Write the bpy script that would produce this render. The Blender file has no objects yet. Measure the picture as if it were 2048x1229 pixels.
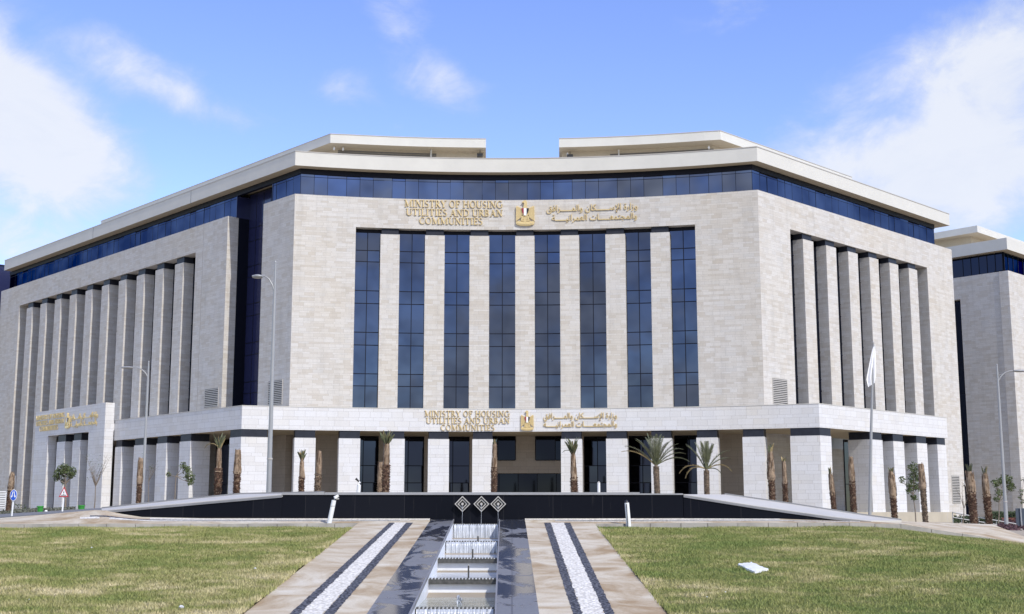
import bpy, math, random
import numpy as np
from mathutils import Vector, Matrix

SC = bpy.context.scene
COL = SC.collection
random.seed(7)
rng = np.random.default_rng(11)

# ------------------------------------------------------------------ camera
F, HOR = 2550.0, 1022.0                       # focal length in photo pixels, horizon row
TILT = math.atan((HOR - 614.5) / F)
CT, ST = math.cos(TILT), math.sin(TILT)
cam = bpy.data.cameras.new('camera')
cam.sensor_width = 36.0
cam.lens = 36.0 * F / 2048.0
cam.clip_start, cam.clip_end = 0.2, 5000.0
co = bpy.data.objects.new('camera', cam)
COL.objects.link(co)
co.location = (0, 0, 0)
co.rotation_euler = (math.radians(90) + TILT, 0, 0)
SC.camera = co

# ------------------------------------------------------------------ light
SUN = Vector((0.445, -0.57, 0.69)).normalized()      # direction towards the sun
sl = bpy.data.lights.new('sun', 'SUN')
sl.energy = 3.2
sl.angle = math.radians(0.5)
sl.color = (1.0, 0.95, 0.87)
so = bpy.data.objects.new('sun', sl)
COL.objects.link(so)
so.rotation_euler = (-SUN).to_track_quat('-Z', 'Y').to_euler()
so.location = (60, -60, 90)

SC.view_settings.view_transform = 'Standard'
SC.view_settings.look = 'None'
SC.view_settings.gamma = 1.0
SC.view_settings.exposure = 0.20


def ray(px, py):
    x = (px - 1024.0) / F
    u = (614.5 - py) / F
    y = CT - u * ST
    return np.array([x / y, 1.0, (ST + u * CT) / y])


def at(px, py, Y):
    return tuple(ray(px, py) * Y)


def atz(px, py, z):
    r = ray(px, py)
    return tuple(r * (z / r[2]))


# ------------------------------------------------------------------ world
def build_world():
    w = bpy.data.worlds.new('World')
    SC.world = w
    w.use_nodes = True
    nt = w.node_tree
    nt.nodes.clear()
    N = nt.nodes.new
    out = N('ShaderNodeOutputWorld')
    bg = N('ShaderNodeBackground')
    bg.inputs['Strength'].default_value = 0.15
    sky = N('ShaderNodeTexSky')
    sky.sky_type = 'NISHITA'
    sky.sun_disc = False
    sky.sun_elevation = math.asin(SUN.z)
    sky.sun_rotation = math.atan2(SUN.x, SUN.y)
    sky.altitude = 200
    sky.air_density = 1.0
    sky.dust_density = 0.15
    sky.ozone_density = 2.0
    hs = N('ShaderNodeHueSaturation')
    hs.inputs['Hue'].default_value = 0.522
    hs.inputs['Saturation'].default_value = 1.14
    hs.inputs['Value'].default_value = 1.50
    nt.links.new(sky.outputs[0], hs.inputs['Color'])
    tc = N('ShaderNodeTexCoord')
    L = nt.links.new

    def math_(op, a, b=None):
        m = N('ShaderNodeMath')
        m.operation = op
        for i, v in enumerate((a, b)):
            if v is None:
                continue
            if isinstance(v, (int, float)):
                m.inputs[i].default_value = v
            else:
                L(v, m.inputs[i])
        return m.outputs[0]

    def noise(scale, detail, rough, vec, dist=0.0):
        n = N('ShaderNodeTexNoise')
        n.inputs['Scale'].default_value = scale
        n.inputs['Detail'].default_value = detail
        n.inputs['Roughness'].default_value = rough
        n.inputs['Distortion'].default_value = dist
        L(vec, n.inputs['Vector'])
        return n.outputs['Fac']

    # stretch the clouds a little along the horizon
    mp = N('ShaderNodeMapping')
    mp.inputs['Scale'].default_value = (1.0, 1.0, 1.6)
    mp.inputs['Location'].default_value = (0.31, 0.2, 0.55)
    L(tc.outputs['Generated'], mp.inputs['Vector'])
    n_big = noise(5.5, 9, 0.56, mp.outputs[0], 0.25)
    n_fine = noise(15.0, 10, 0.62, mp.outputs[0], 0.5)

    def blob(px, py, rx, rz, rot, amp):
        d = Vector(ray(px, py)).normalized()
        s = N('ShaderNodeVectorMath')
        s.operation = 'SUBTRACT'
        L(tc.outputs['Generated'], s.inputs[0])
        s.inputs[1].default_value = d
        r = N('ShaderNodeVectorRotate')
        r.rotation_type = 'Y_AXIS'
        r.inputs['Angle'].default_value = math.radians(rot)
        L(s.outputs[0], r.inputs['Vector'])
        v = N('ShaderNodeVectorMath')
        v.operation = 'MULTIPLY'
        L(r.outputs[0], v.inputs[0])
        v.inputs[1].default_value = (F / rx, 1.6, F / rz)
        ln = N('ShaderNodeVectorMath')
        ln.operation = 'LENGTH'
        L(v.outputs[0], ln.inputs[0])
        mr = N('ShaderNodeMapRange')
        mr.interpolation_type = 'SMOOTHSTEP'
        mr.inputs['From Min'].default_value = 0.0
        mr.inputs['From Max'].default_value = 1.0
        mr.inputs['To Min'].default_value = amp
        mr.inputs['To Max'].default_value = 0.0
        L(ln.outputs['Value'], mr.inputs['Value'])
        return mr.outputs[0]

    blobs = [(-90, 180, 430, 300, -35, 0.95), (140, 300, 300, 170, -30, 0.55), (20, 500, 230, 110, 0, 0.34),
             (250, 110, 300, 105, -30, 0.48), (360, 190, 230, 70, -20, 0.26),
             (850, 115, 300, 105, -40, 0.50), (720, 160, 180, 85, 0, 0.30), (910, 170, 150, 80, -20, 0.22),
             (800, 10, 170, 100, 0, 0.22),
             (1990, 240, 420, 300, 0, 0.85), (1600, 290, 320, 140, -12, 0.42), (2030, 80, 230, 200, 0, 0.36),
             (1850, 400, 380, 170, 0, 0.5), (1460, 20, 170, 80, 0, 0.20)]
    acc = None
    for b in blobs:
        o = blob(*b)
        acc = o if acc is None else math_('ADD', acc, o)
    acc = math_('MINIMUM', acc, 1.15)
    # the rest of the sky (behind the camera) carries scattered cloud of its own
    sep = N('ShaderNodeSeparateXYZ')
    L(tc.outputs['Generated'], sep.inputs[0])
    back = N('ShaderNodeMapRange')
    back.inputs['From Min'].default_value = 0.45
    back.inputs['From Max'].default_value = -0.25
    back.inputs['To Min'].default_value = 0.0
    back.inputs['To Max'].default_value = 0.62
    L(sep.outputs['Y'], back.inputs['Value'])
    acc = math_('ADD', acc, back.outputs[0])
    nn = math_('ADD', math_('MULTIPLY', math_('SUBTRACT', n_big, 0.5), 1.45),
               math_('MULTIPLY', math_('SUBTRACT', n_fine, 0.5), 0.95))
    dens = math_('ADD', acc, nn)
    mr = N('ShaderNodeMapRange')
    mr.interpolation_type = 'SMOOTHSTEP'
    mr.inputs['From Min'].default_value = 0.20
    mr.inputs['From Max'].default_value = 0.90
    L(dens, mr.inputs['Value'])
    mask = math_('MULTIPLY', mr.outputs[0], 0.93)
    ccol = N('ShaderNodeMix')
    ccol.data_type = 'RGBA'
    ccol.inputs['A'].default_value = (3.2, 3.75, 5.0, 1)
    ccol.inputs['B'].default_value = (4.95, 5.15, 5.6, 1)
    shade = math_('MULTIPLY', mr.outputs[0], math_('ADD', 0.25, math_('MULTIPLY', math_('ADD', n_fine, n_big), 0.72)))
    L(shade, ccol.inputs['Factor'])
    mx = N('ShaderNodeMix')
    mx.data_type = 'RGBA'
    L(mask, mx.inputs['Factor'])
    L(hs.outputs[0], mx.inputs['A'])
    L(ccol.outputs['Result'], mx.inputs['B'])
    L(mx.outputs['Result'], bg.inputs['Color'])
    L(bg.outputs[0], out.inputs['Surface'])


build_world()

# ------------------------------------------------------------------ materials
MATS = {}


class Nodes:
    def __init__(s, name):
        s.m = bpy.data.materials.new(name)
        s.m.use_nodes = True
        s.nt = s.m.node_tree
        s.b = s.nt.nodes['Principled BSDF']

    def n(s, t, **kw):
        x = s.nt.nodes.new(t)
        for k, v in kw.items():
            if k.startswith('_'):
                setattr(x, k[1:], v)
            else:
                x.inputs[k.replace('__', ' ')].default_value = v
        return x

    def l(s, a, b):
        s.nt.links.new(a, b)

    def coord(s, kind='Object', scale=(1, 1, 1)):
        tc = s.n('ShaderNodeTexCoord')
        mp = s.n('ShaderNodeMapping')
        mp.inputs['Scale'].default_value = scale
        s.l(tc.outputs[kind], mp.inputs['Vector'])
        return mp.outputs[0]

    def noise(s, vec, scale, detail=4, rough=0.55, dist=0.0):
        x = s.n('ShaderNodeTexNoise', Scale=scale, Detail=detail, Roughness=rough, Distortion=dist)
        s.l(vec, x.inputs['Vector'])
        return x.outputs['Fac']

    def ramp(s, fac, stops):
        r = s.n('ShaderNodeValToRGB')
        e = r.color_ramp.elements
        while len(e) > 1:
            e.remove(e[-1])
        e[0].position = stops[0][0]
        e[0].color = tuple(stops[0][1]) + (1,)
        for p, c in stops[1:]:
            k = e.new(p)
            k.color = tuple(c) + (1,)
        s.l(fac, r.inputs['Fac'])
        return r.outputs['Color']

    def mix(s, fac, a, b, blend='MIX'):
        x = s.n('ShaderNodeMix', _data_type='RGBA', _blend_type=blend)
        for k, v in (('Factor', fac), ('A', a), ('B', b)):
            if isinstance(v, (int, float)):
                x.inputs[k].default_value = v
            elif isinstance(v, tuple):
                x.inputs[k].default_value = v + (1,) if len(v) == 3 else v
            else:
                s.l(v, x.inputs[k])
        return x.outputs['Result']

    def bump(s, h, strength=0.3, dist=0.02):
        x = s.n('ShaderNodeBump', Strength=strength, Distance=dist)
        s.l(h, x.inputs['Height'])
        s.l(x.outputs['Normal'], s.b.inputs['Normal'])

    def set(s, **kw):
        for k, v in kw.items():
            key = {'color': 'Base Color', 'rough': 'Roughness', 'metal': 'Metallic', 'spec': 'Specular IOR Level'}.get(k, k)
            if isinstance(v, (int, float)):
                s.b.inputs[key].default_value = v
            elif isinstance(v, tuple):
                s.b.inputs[key].default_value = v + (1,) if len(v) == 3 else v
            else:
                s.l(v, s.b.inputs[key])
        return s.m


def simple(name, col, rough=0.6, metal=0.0, var=0.12, scale=3.0, spec=0.5, bump=0.0):
    k = Nodes(name)
    v = k.coord()
    f = k.noise(v, scale, 5, 0.6)
    lo = tuple(c * (1 - var) for c in col)
    hi = tuple(min(1, c * (1 + var)) for c in col)
    c = k.ramp(f, [(0.3, lo), (0.7, hi)])
    k.set(color=c, rough=rough, metal=metal, spec=spec)
    if bump:
        k.bump(k.noise(v, scale * 8, 4), bump, 0.02)
    MATS[name] = k.m
    return k.m


def stone(name, w, h, tones, joint, jcol, stain=0.10):
    k = Nodes(name)
    uv = k.n('ShaderNodeTexCoord').outputs['UV']
    br = k.n('ShaderNodeTexBrick', _offset=0.43, _offset_frequency=2, _squash=0.72, _squash_frequency=3)
    br.inputs['Color1'].default_value = (0, 0, 0, 1)
    br.inputs['Color2'].default_value = (1, 1, 1, 1)
    br.inputs['Mortar'].default_value = (0.5, 0.5, 0.5, 1)
    br.inputs['Scale'].default_value = 1.0
    br.inputs['Mortar Size'].default_value = joint
    br.inputs['Mortar Smooth'].default_value = 0.2
    br.inputs['Bias'].default_value = 0.0
    br.inputs['Brick Width'].default_value = w
    br.inputs['Row Height'].default_value = h
    # courses of alternating height: the row coordinate is gently warped
    sp = k.n('ShaderNodeSeparateXYZ')
    k.l(uv, sp.inputs[0])
    ph = k.n('ShaderNodeMath', _operation='MULTIPLY')
    k.l(sp.outputs['Y'], ph.inputs[0])
    ph.inputs[1].default_value = math.pi / h
    sn = k.n('ShaderNodeMath', _operation='SINE')
    k.l(ph.outputs[0], sn.inputs[0])
    wv = k.n('ShaderNodeMath', _operation='MULTIPLY_ADD')
    k.l(sn.outputs[0], wv.inputs[0])
    wv.inputs[1].default_value = 0.16 * h
    k.l(sp.outputs['Y'], wv.inputs[2])
    ad = k.n('ShaderNodeMath', _operation='ADD')
    k.l(wv.outputs[0], ad.inputs[0])
    ad.inputs[1].default_value = h * 0.5
    cb = k.n('ShaderNodeCombineXYZ')
    k.l(sp.outputs['X'], cb.inputs['X'])
    k.l(ad.outputs[0], cb.inputs['Y'])
    k.l(cb.outputs[0], br.inputs['Vector'])
    tone = k.ramp(br.outputs['Color'], tones)
    tone = k.mix(br.outputs['Fac'], tone, jcol)
    big = k.noise(uv, 0.11, 4, 0.55)
    tint = k.ramp(big, [(0.3, (1.0, 0.975, 0.93)), (0.55, (1, 1, 1)), (0.75, (0.975, 0.975, 0.985))])
    tone = k.mix(1.0, tone, tint, 'MULTIPLY')
    mp = k.n('ShaderNodeMapping')
    mp.inputs['Scale'].default_value = (1.6, 0.25, 1)
    k.l(uv, mp.inputs['Vector'])
    st = k.noise(mp.outputs[0], 0.8, 5, 0.6)
    dark = k.ramp(st, [(0.30, (1 - stain,) * 3), (0.52, (1, 1, 1))])
    tone = k.mix(1.0, tone, dark, 'MULTIPLY')
    gr = k.noise(uv, 9.0, 3, 0.6)
    tone = k.mix(1.0, tone, k.ramp(gr, [(0.3, (0.94,) * 3), (0.7, (1.04,) * 3)]), 'MULTIPLY')
    k.set(color=tone, rough=0.72, spec=0.25)
    inv = k.n('ShaderNodeMath', _operation='SUBTRACT')
    inv.inputs[0].default_value = 1.0
    k.l(br.outputs['Fac'], inv.inputs[1])
    k.bump(inv.outputs[0], 0.35, 0.012)
    MATS[name] = k.m


stone('limestone_cladding', 0.98, 0.245,
      [(0.0, (0.525, 0.485, 0.43)), (0.25, (0.565, 0.532, 0.485)), (0.6, (0.595, 0.567, 0.527)), (0.85, (0.615, 0.592, 0.56)), (1.0, (0.56, 0.54, 0.51))],
      0.009, (0.40, 0.375, 0.34))
stone('pale_stone_cladding', 1.32, 0.40,
      [(0.0, (0.635, 0.625, 0.615)), (0.4, (0.665, 0.662, 0.665)), (0.8, (0.685, 0.685, 0.695)), (1.0, (0.65, 0.635, 0.61))],
      0.011, (0.42, 0.41, 0.405), 0.05)


def glass_mat():
    k = Nodes('tinted_glass')
    v = k.coord()
    f = k.noise(v, 0.35, 2)
    c = k.ramp(f, [(0.35, (0.066, 0.078, 0.112)), (0.65, (0.096, 0.110, 0.150))])
    k.set(color=c, rough=0.025, metal=1.0)
    k.b.inputs['Specular Tint'].default_value = (0.115, 0.13, 0.185, 1)
    k.bump(k.noise(v, 0.5, 2), 0.03, 0.05)
    MATS['tinted_glass'] = k.m
    k = Nodes('ribbon_glass')  # lighter than the tall windows' glass, imitating bright cloud reflected in the band
    v = k.coord()
    f = k.noise(v, 0.25, 2)
    k.set(color=k.ramp(f, [(0.35, (0.095, 0.108, 0.145)), (0.65, (0.155, 0.172, 0.215))]), rough=0.025, metal=1.0)
    k.b.inputs['Specular Tint'].default_value = (0.085, 0.095, 0.135, 1)
    MATS['ribbon_glass'] = k.m
    k = Nodes('shaded_glass')  # darker copy of the dark glass, shade of the recess put into its colour
    k.set(color=(0.012, 0.014, 0.022), rough=0.04, metal=1.0)
    k.b.inputs['Specular Tint'].default_value = (0.1, 0.11, 0.14, 1)
    MATS['shaded_glass'] = k.m
    k = Nodes('navy_glass')
    k.set(color=(0.022, 0.026, 0.075), rough=0.12, spec=0.5)  # diffuse navy stands in for sky reflected in the slot glass
    MATS['navy_glass'] = k.m
    k = Nodes('dark_glass')
    k.set(color=(0.028, 0.033, 0.052), rough=0.03, metal=1.0)
    MATS['dark_glass'] = k.m


glass_mat()
simple('window_frame', (0.005, 0.006, 0.014), 0.5, spec=0.2)
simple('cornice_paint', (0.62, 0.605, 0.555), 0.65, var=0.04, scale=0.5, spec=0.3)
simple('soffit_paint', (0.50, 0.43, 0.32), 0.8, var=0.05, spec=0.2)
simple('louvre_metal', (0.46, 0.435, 0.40), 0.5, var=0.06)
simple('louvre_dark', (0.15, 0.14, 0.125), 0.6, var=0.1)
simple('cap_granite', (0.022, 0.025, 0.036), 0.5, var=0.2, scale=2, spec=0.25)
simple('gold_metal', (0.72, 0.55, 0.265), 0.38, metal=0.35, var=0.08, scale=6)
simple('red_enamel', (0.30, 0.02, 0.03), 0.4)
simple('white_enamel', (0.85, 0.85, 0.85), 0.4, var=0.02)
simple('black_enamel', (0.012, 0.012, 0.014), 0.4)
simple('white_paint', (0.80, 0.80, 0.79), 0.45, var=0.04)
simple('pole_metal', (0.34, 0.345, 0.35), 0.45, metal=0.2, var=0.05)
simple('concrete', (0.40, 0.375, 0.335), 0.9, var=0.22, scale=1.6, spec=0.2, bump=0.3)
simple('plinth_stone', (0.46, 0.41, 0.32), 0.8, var=0.08, scale=0.7)
simple('ramp_stone', (0.52, 0.50, 0.46), 0.5, var=0.06, scale=0.8)
simple('coping_stone', (0.22, 0.22, 0.23), 0.45, var=0.15, scale=1.5)
simple('coping_light', (0.30, 0.30, 0.31), 0.5, var=0.1, scale=1.5)
simple('steel', (0.52, 0.49, 0.45), 0.35, metal=0.35, var=0.15, scale=5)
simple('steel_dark', (0.06, 0.056, 0.05), 0.5, metal=0.2, var=0.2, scale=5)
simple('basin_white', (0.76, 0.785, 0.82), 0.4, var=0.08, scale=1.5)
simple('weir_concrete', (0.075, 0.074, 0.068), 0.75, var=0.5, scale=9)
simple('green_plastic', (0.035, 0.26, 0.03), 0.45)
simple('blue_paint', (0.02, 0.10, 0.55), 0.4)
simple('red_paint', (0.42, 0.03, 0.04), 0.45)
simple('brick_red', (0.16, 0.055, 0.035), 0.9, var=0.25)
simple('asphalt', (0.16, 0.16, 0.165), 0.9, var=0.1, scale=4)
simple('earth', (0.34, 0.29, 0.22), 0.95, var=0.15, scale=0.4)
simple('hedge_leaf', (0.045, 0.065, 0.025), 0.8, var=0.4, scale=6)
simple('dark_leaf', (0.075, 0.035, 0.04), 0.8, var=0.4, scale=6)
simple('tree_leaf', (0.085, 0.115, 0.036), 0.6, var=0.5, scale=3)
simple('bark', (0.20, 0.165, 0.13), 0.9, var=0.25, scale=8)
simple('palm_bark', (0.105, 0.060, 0.040), 0.95, var=0.6, scale=9)
simple('palm_bark_tip', (0.30, 0.22, 0.15), 0.95, var=0.4, scale=9)
simple('palm_sheath_dark', (0.15, 0.095, 0.055), 0.95, var=0.4, scale=6)
simple('palm_bark_grey', (0.15, 0.115, 0.085), 0.95, var=0.5, scale=9)
simple('palm_sheath', (0.29, 0.212, 0.145), 0.9, var=0.4, scale=5)
simple('palm_leaf', (0.115, 0.125, 0.065), 0.5, var=0.4, scale=4)
simple('palm_leaf_dry', (0.28, 0.215, 0.10), 0.7, var=0.35, scale=4)
simple('cloth_white', (0.88, 0.88, 0.89), 0.8, var=0.03)
simple('litter_paper', (0.55, 0.56, 0.58), 0.6, var=0.3, scale=12)
simple('plastic_sheet', (0.82, 0.83, 0.86), 0.35, var=0.04)


def ground_mats():
    # warm beige paving with rust and wet stains
    k = Nodes('beige_paving')
    v = k.coord()
    f = k.noise(v, 0.55, 7, 0.66, 0.8)
    c = k.ramp(f, [(0.36, (0.36, 0.262, 0.155)), (0.47, (0.48, 0.395, 0.28)), (0.57, (0.58, 0.515, 0.40)), (0.70, (0.65, 0.605, 0.51))])
    g = k.noise(v, 26, 4, 0.7)
    c = k.mix(1.0, c, k.ramp(g, [(0.3, (0.86,) * 3), (0.7, (1.06,) * 3)]), 'MULTIPLY')
    sp = k.noise(v, 2.3, 6, 0.7)
    c = k.mix(k.ramp(sp, [(0.66, (0, 0, 0)), (0.74, (0.5, 0.5, 0.5))]), c, (0.33, 0.27, 0.20))
    k.set(color=c, rough=0.85, spec=0.25)
    k.bump(g, 0.25, 0.01)
    MATS['beige_paving'] = k.m

    def pebbles(name, lo, hi, gap, scale):
        k = Nodes(name)
        v = k.coord()
        vo = k.n('ShaderNodeTexVoronoi', Scale=scale, Randomness=1.0)
        k.l(v, vo.inputs['Vector'])
        c = k.ramp(vo.outputs['Distance'], [(0.0, hi), (0.42, lo), (0.62, gap)])
        sep = k.n('ShaderNodeSeparateColor')
        k.l(vo.outputs['Color'], sep.inputs[0])
        c = k.mix(1.0, c, k.ramp(sep.outputs[0], [(0.0, (0.86,) * 3), (1.0, (1.12,) * 3)]), 'MULTIPLY')
        k.set(color=c, rough=0.75, spec=0.3)
        inv = k.n('ShaderNodeMath', _operation='SUBTRACT')
        inv.inputs[0].default_value = 1.0
        k.l(vo.outputs['Distance'], inv.inputs[1])
        k.bump(inv.outputs[0], 0.9, 0.03)
        MATS[name] = k.m
    pebbles('white_pebbles', (0.78, 0.75, 0.68), (0.84, 0.81, 0.75), (0.58, 0.55, 0.49), 13)
    pebbles('grey_pebbles', (0.115, 0.12, 0.14), (0.19, 0.195, 0.22), (0.035, 0.035, 0.04), 15)

    # slate-blue granite, patchily wet
    k = Nodes('wet_granite')
    v = k.coord('Object', (1.0, 0.55, 1.0))
    f = k.noise(v, 0.85, 7, 0.6, 0.9)
    wet = k.ramp(f, [(0.47, (0, 0, 0)), (0.52, (1, 1, 1))])
    g = k.noise(v, 14, 4, 0.7)
    dry = k.ramp(g, [(0.3, (0.15, 0.153, 0.16)), (0.7, (0.20, 0.203, 0.21))])
    c = k.mix(wet, dry, (0.045, 0.05, 0.068))
    br = k.n('ShaderNodeTexBrick', _offset=0.0)
    br.inputs['Scale'].default_value = 1.0
    br.inputs['Brick Width'].default_value = 40
    br.inputs['Row Height'].default_value = 2.1
    br.inputs['Mortar Size'].default_value = 0.012
    k.l(k.coord('Object'), br.inputs['Vector'])
    c = k.mix(br.outputs['Fac'], c, (0.06, 0.06, 0.065))
    r = k.ramp(wet, [(0.0, (0.36,) * 3), (1.0, (0.10,) * 3)])
    k.set(color=c, rough=r, spec=0.5)
    MATS['wet_granite'] = k.m

    k = Nodes('black_granite')
    uv = k.n('ShaderNodeTexCoord').outputs['UV']
    br = k.n('ShaderNodeTexBrick', _offset=0.0)
    br.inputs['Color1'].default_value = (0.0065, 0.0075, 0.012, 1)
    br.inputs['Color2'].default_value = (0.010, 0.011, 0.016, 1)
    br.inputs['Mortar'].default_value = (0.03, 0.03, 0.034, 1)
    br.inputs['Scale'].default_value = 1.0
    br.inputs['Brick Width'].default_value = 1.75
    br.inputs['Row Height'].default_value = 6.0
    br.inputs['Mortar Size'].default_value = 0.008
    mo = k.n('ShaderNodeMapping')
    mo.inputs['Location'].default_value = (0.3, 3.0, 0)
    k.l(uv, mo.inputs['Vector'])
    k.l(mo.outputs[0], br.inputs['Vector'])
    mp = k.n('ShaderNodeMapping')
    mp.inputs['Scale'].default_value = (5.0, 0.3, 1)
    k.l(uv, mp.inputs['Vector'])
    s_ = k.noise(mp.outputs[0], 1.3, 6, 0.65)
    c = k.mix(k.ramp(s_, [(0.60, (0, 0, 0)), (0.78, (0.35,) * 3)]), br.outputs['Color'], (0.09, 0.085, 0.08))
    k.set(color=c, rough=0.28, spec=0.05)
    MATS['black_granite'] = k.m

    # lawn soil and blades: green with straw-coloured dry patches
    def lawn(name, blades):
        k = Nodes(name)
        v = k.coord('Object', (0.5, 0.8, 0.0))
        a = k.noise(v, 0.5, 6, 0.6, 0.5)
        b = k.noise(v, 1.6, 5, 0.65, 0.4)
        s1 = k.n('ShaderNodeMath', _operation='MULTIPLY')
        k.l(b, s1.inputs[0])
        s1.inputs[1].default_value = 0.55
        s2 = k.n('ShaderNodeMath', _operation='MULTIPLY_ADD')
        k.l(a, s2.inputs[0])
        s2.inputs[1].default_value = 0.55
        k.l(s1.outputs[0], s2.inputs[2])
        att = k.n('ShaderNodeAttribute', _attribute_name='dry')
        s3 = k.n('ShaderNodeMath', _operation='ADD')
        k.l(s2.outputs[0], s3.inputs[0])
        k.l(att.outputs['Fac'], s3.inputs[1])
        if blades:
            c = k.ramp(s3.outputs[0], [(0.42, (0.20, 0.255, 0.075)), (0.535, (0.29, 0.305, 0.108)), (0.61, (0.44, 0.405, 0.20)), (0.685, (0.62, 0.55, 0.34))])
            rn = k.n('ShaderNodeAttribute', _attribute_name='tone')
            c = k.mix(1.0, c, k.ramp(rn.outputs['Fac'], [(0.0, (0.74, 0.76, 0.70)), (1.0, (1.24, 1.20, 1.15))]), 'MULTIPLY')
            k.set(color=c, rough=0.65, spec=0.25)
        else:
            c = k.ramp(s3.outputs[0], [(0.44, (0.12, 0.155, 0.046)), (0.56, (0.18, 0.19, 0.07)), (0.63, (0.30, 0.27, 0.135)), (0.70, (0.46, 0.40, 0.25))])
            g = k.noise(k.coord(), 18, 5, 0.75)
            c = k.mix(1.0, c, k.ramp(g, [(0.3, (0.6,) * 3), (0.7, (1.2,) * 3)]), 'MULTIPLY')
            k.set(color=c, rough=0.95, spec=0.1)
            k.bump(g, 0.8, 0.05)
        MATS[name] = k.m
    lawn('lawn_soil', False)
    lawn('grass_blades', True)

    k = Nodes('pool_water')
    v = k.coord('Object', (0.6, 1.6, 1.0))
    f = k.noise(v, 2.2, 5, 0.6, 0.6)
    c = k.ramp(f, [(0.35, (0.20, 0.215, 0.15)), (0.65, (0.42, 0.43, 0.35))])
    k.set(color=c, rough=0.06, spec=0.6)
    k.bump(f, 0.5, 0.05)
    MATS['pool_water'] = k.m

    k = Nodes('clear_pool')
    v = k.coord('Object', (0.6, 1.6, 1.0))
    f = k.noise(v, 2.4, 5, 0.6, 0.6)
    k.set(color=k.ramp(f, [(0.35, (0.50, 0.53, 0.55)), (0.65, (0.64, 0.67, 0.70))]), rough=0.15, spec=0.2)
    k.bump(f, 0.4, 0.04)
    MATS['clear_pool'] = k.m

    k = Nodes('falling_water')
    v = k.coord('Object', (14.0, 0.6, 0.8))
    f = k.noise(v, 1.2, 6, 0.7)
    c = k.ramp(f, [(0.36, (0.40, 0.44, 0.50)), (0.66, (0.74, 0.77, 0.82))])
    k.set(color=c, rough=0.2, spec=0.5)
    a = k.ramp(f, [(0.34, (0.45,) * 3), (0.6, (0.95,) * 3)])
    k.set(Alpha=a)
    MATS['falling_water'] = k.m


ground_mats()

# ------------------------------------------------------------------ mesh builder
class MB:
    def __init__(s):
        s.v, s.f, s.uv, s.mi, s.sm = [], [], [], [], []

    def face(s, pts, uv=None, m=0):
        i = len(s.v)
        pts = [tuple(float(c) for c in p) for p in pts]
        s.v += pts
        s.f.append(tuple(range(i, i + len(pts))))
        if uv is None:
            n = Vector((0, 0, 0))
            for a in range(len(pts)):
                p, q = Vector(pts[a]), Vector(pts[(a + 1) % len(pts)])
                n += p.cross(q)
            if n.length > 1e-12:
                n.normalize()
            if abs(n.z) < 0.7:
                t = Vector((-n.y, n.x, 0)).normalized()
                uv = [(p[0] * t.x + p[1] * t.y, p[2]) for p in pts]
            else:
                uv = [(p[0], p[1]) for p in pts]
        s.uv += list(uv)
        s.mi.append(m)
        s.sm.append(False)

    def prism(s, poly, z0, z1, m=0):
        n = len(poly)
        s.face([(p[0], p[1], z1) for p in poly], m=m)
        s.face([(p[0], p[1], z0) for p in reversed(poly)], m=m)
        for i in range(n):
            a, b = poly[i], poly[(i + 1) % n]
            s.face([(a[0], a[1], z0), (b[0], b[1], z0), (b[0], b[1], z1), (a[0], a[1], z1)], m=m)

    def hexa(s, c, m=0):
        # eight corners: bottom 0-3, top 4-7
        for q in ((3, 2, 1, 0), (4, 5, 6, 7), (0, 1, 5, 4), (1, 2, 6, 5), (2, 3, 7, 6), (3, 0, 4, 7)):
            s.face([c[i] for i in q], m=m)

    def box(s, x0, x1, y0, y1, z0, z1, m=0, M=None):
        c = [(x0, y0, z0), (x1, y0, z0), (x1, y1, z0), (x0, y1, z0), (x0, y0, z1), (x1, y0, z1), (x1, y1, z1), (x0, y1, z1)]
        if M is not None:
            c = [tuple(M @ Vector(p)) for p in c]
        s.hexa(c, m)

    def rings(s, rings, m=0, smooth=True, cap=True, closed=True):
        i0 = len(s.v)
        n = len(rings[0])
        for r in rings:
            s.v += [tuple(float(c) for c in p) for p in r]
        rng_ = n if closed else n - 1
        for k in range(len(rings) - 1):
            for j in range(rng_):
                a = i0 + k * n + j
                b = i0 + k * n + (j + 1) % n
                s.f.append((a, b, b + n, a + n))
                s.uv += [(j / n, k * 0.1), ((j + 1) / n, k * 0.1), ((j + 1) / n, k * 0.1 + 0.1), (j / n, k * 0.1 + 0.1)]
                s.mi.append(m)
                s.sm.append(smooth)
        if cap and closed:
            for k in (0, len(rings) - 1):
                s.face(rings[k], [(0, 0)] * n, m)

    def tube(s, pts, rad, n=8, m=0, smooth=True, cap=True):
        pts = [Vector(p) for p in pts]
        if isinstance(rad, (int, float)):
            rad = [rad] * len(pts)
        R = []
        for i, p in enumerate(pts):
            d = (pts[min(i + 1, len(pts) - 1)] - pts[max(i - 1, 0)]).normalized()
            up = Vector((0, 0, 1)) if abs(d.z) < 0.9 else Vector((1, 0, 0))
            u = d.cross(up).normalized()
            w = d.cross(u).normalized()
            R.append([p + (u * math.cos(2 * math.pi * j / n) + w * math.sin(2 * math.pi * j / n)) * rad[i] for j in range(n)])
        s.rings(R, m, smooth, cap)

    def build(s, name, mats, parent=None, smooth=None):
        me = bpy.data.meshes.new(name)
        me.from_pydata(s.v, [], s.f)
        uvl = me.uv_layers.new(name='UVMap')
        uvl.data.foreach_set('uv', np.array(s.uv, dtype=np.float32).ravel())
        if not isinstance(mats, (list, tuple)):
            mats = [mats]
        for m in mats:
            me.materials.append(MATS[m])
        me.polygons.foreach_set('material_index', np.array(s.mi, dtype=np.int32))
        me.polygons.foreach_set('use_smooth', np.array(s.sm if smooth is None else [smooth] * len(s.f), dtype=bool))
        me.update()
        o = bpy.data.objects.new(name, me)
        COL.objects.link(o)
        if parent is not None:
            o.parent = parent
            if parent.type == 'EMPTY':
                o.matrix_parent_inverse = Matrix.Translation(-Vector(parent.location))
        return o


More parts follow.
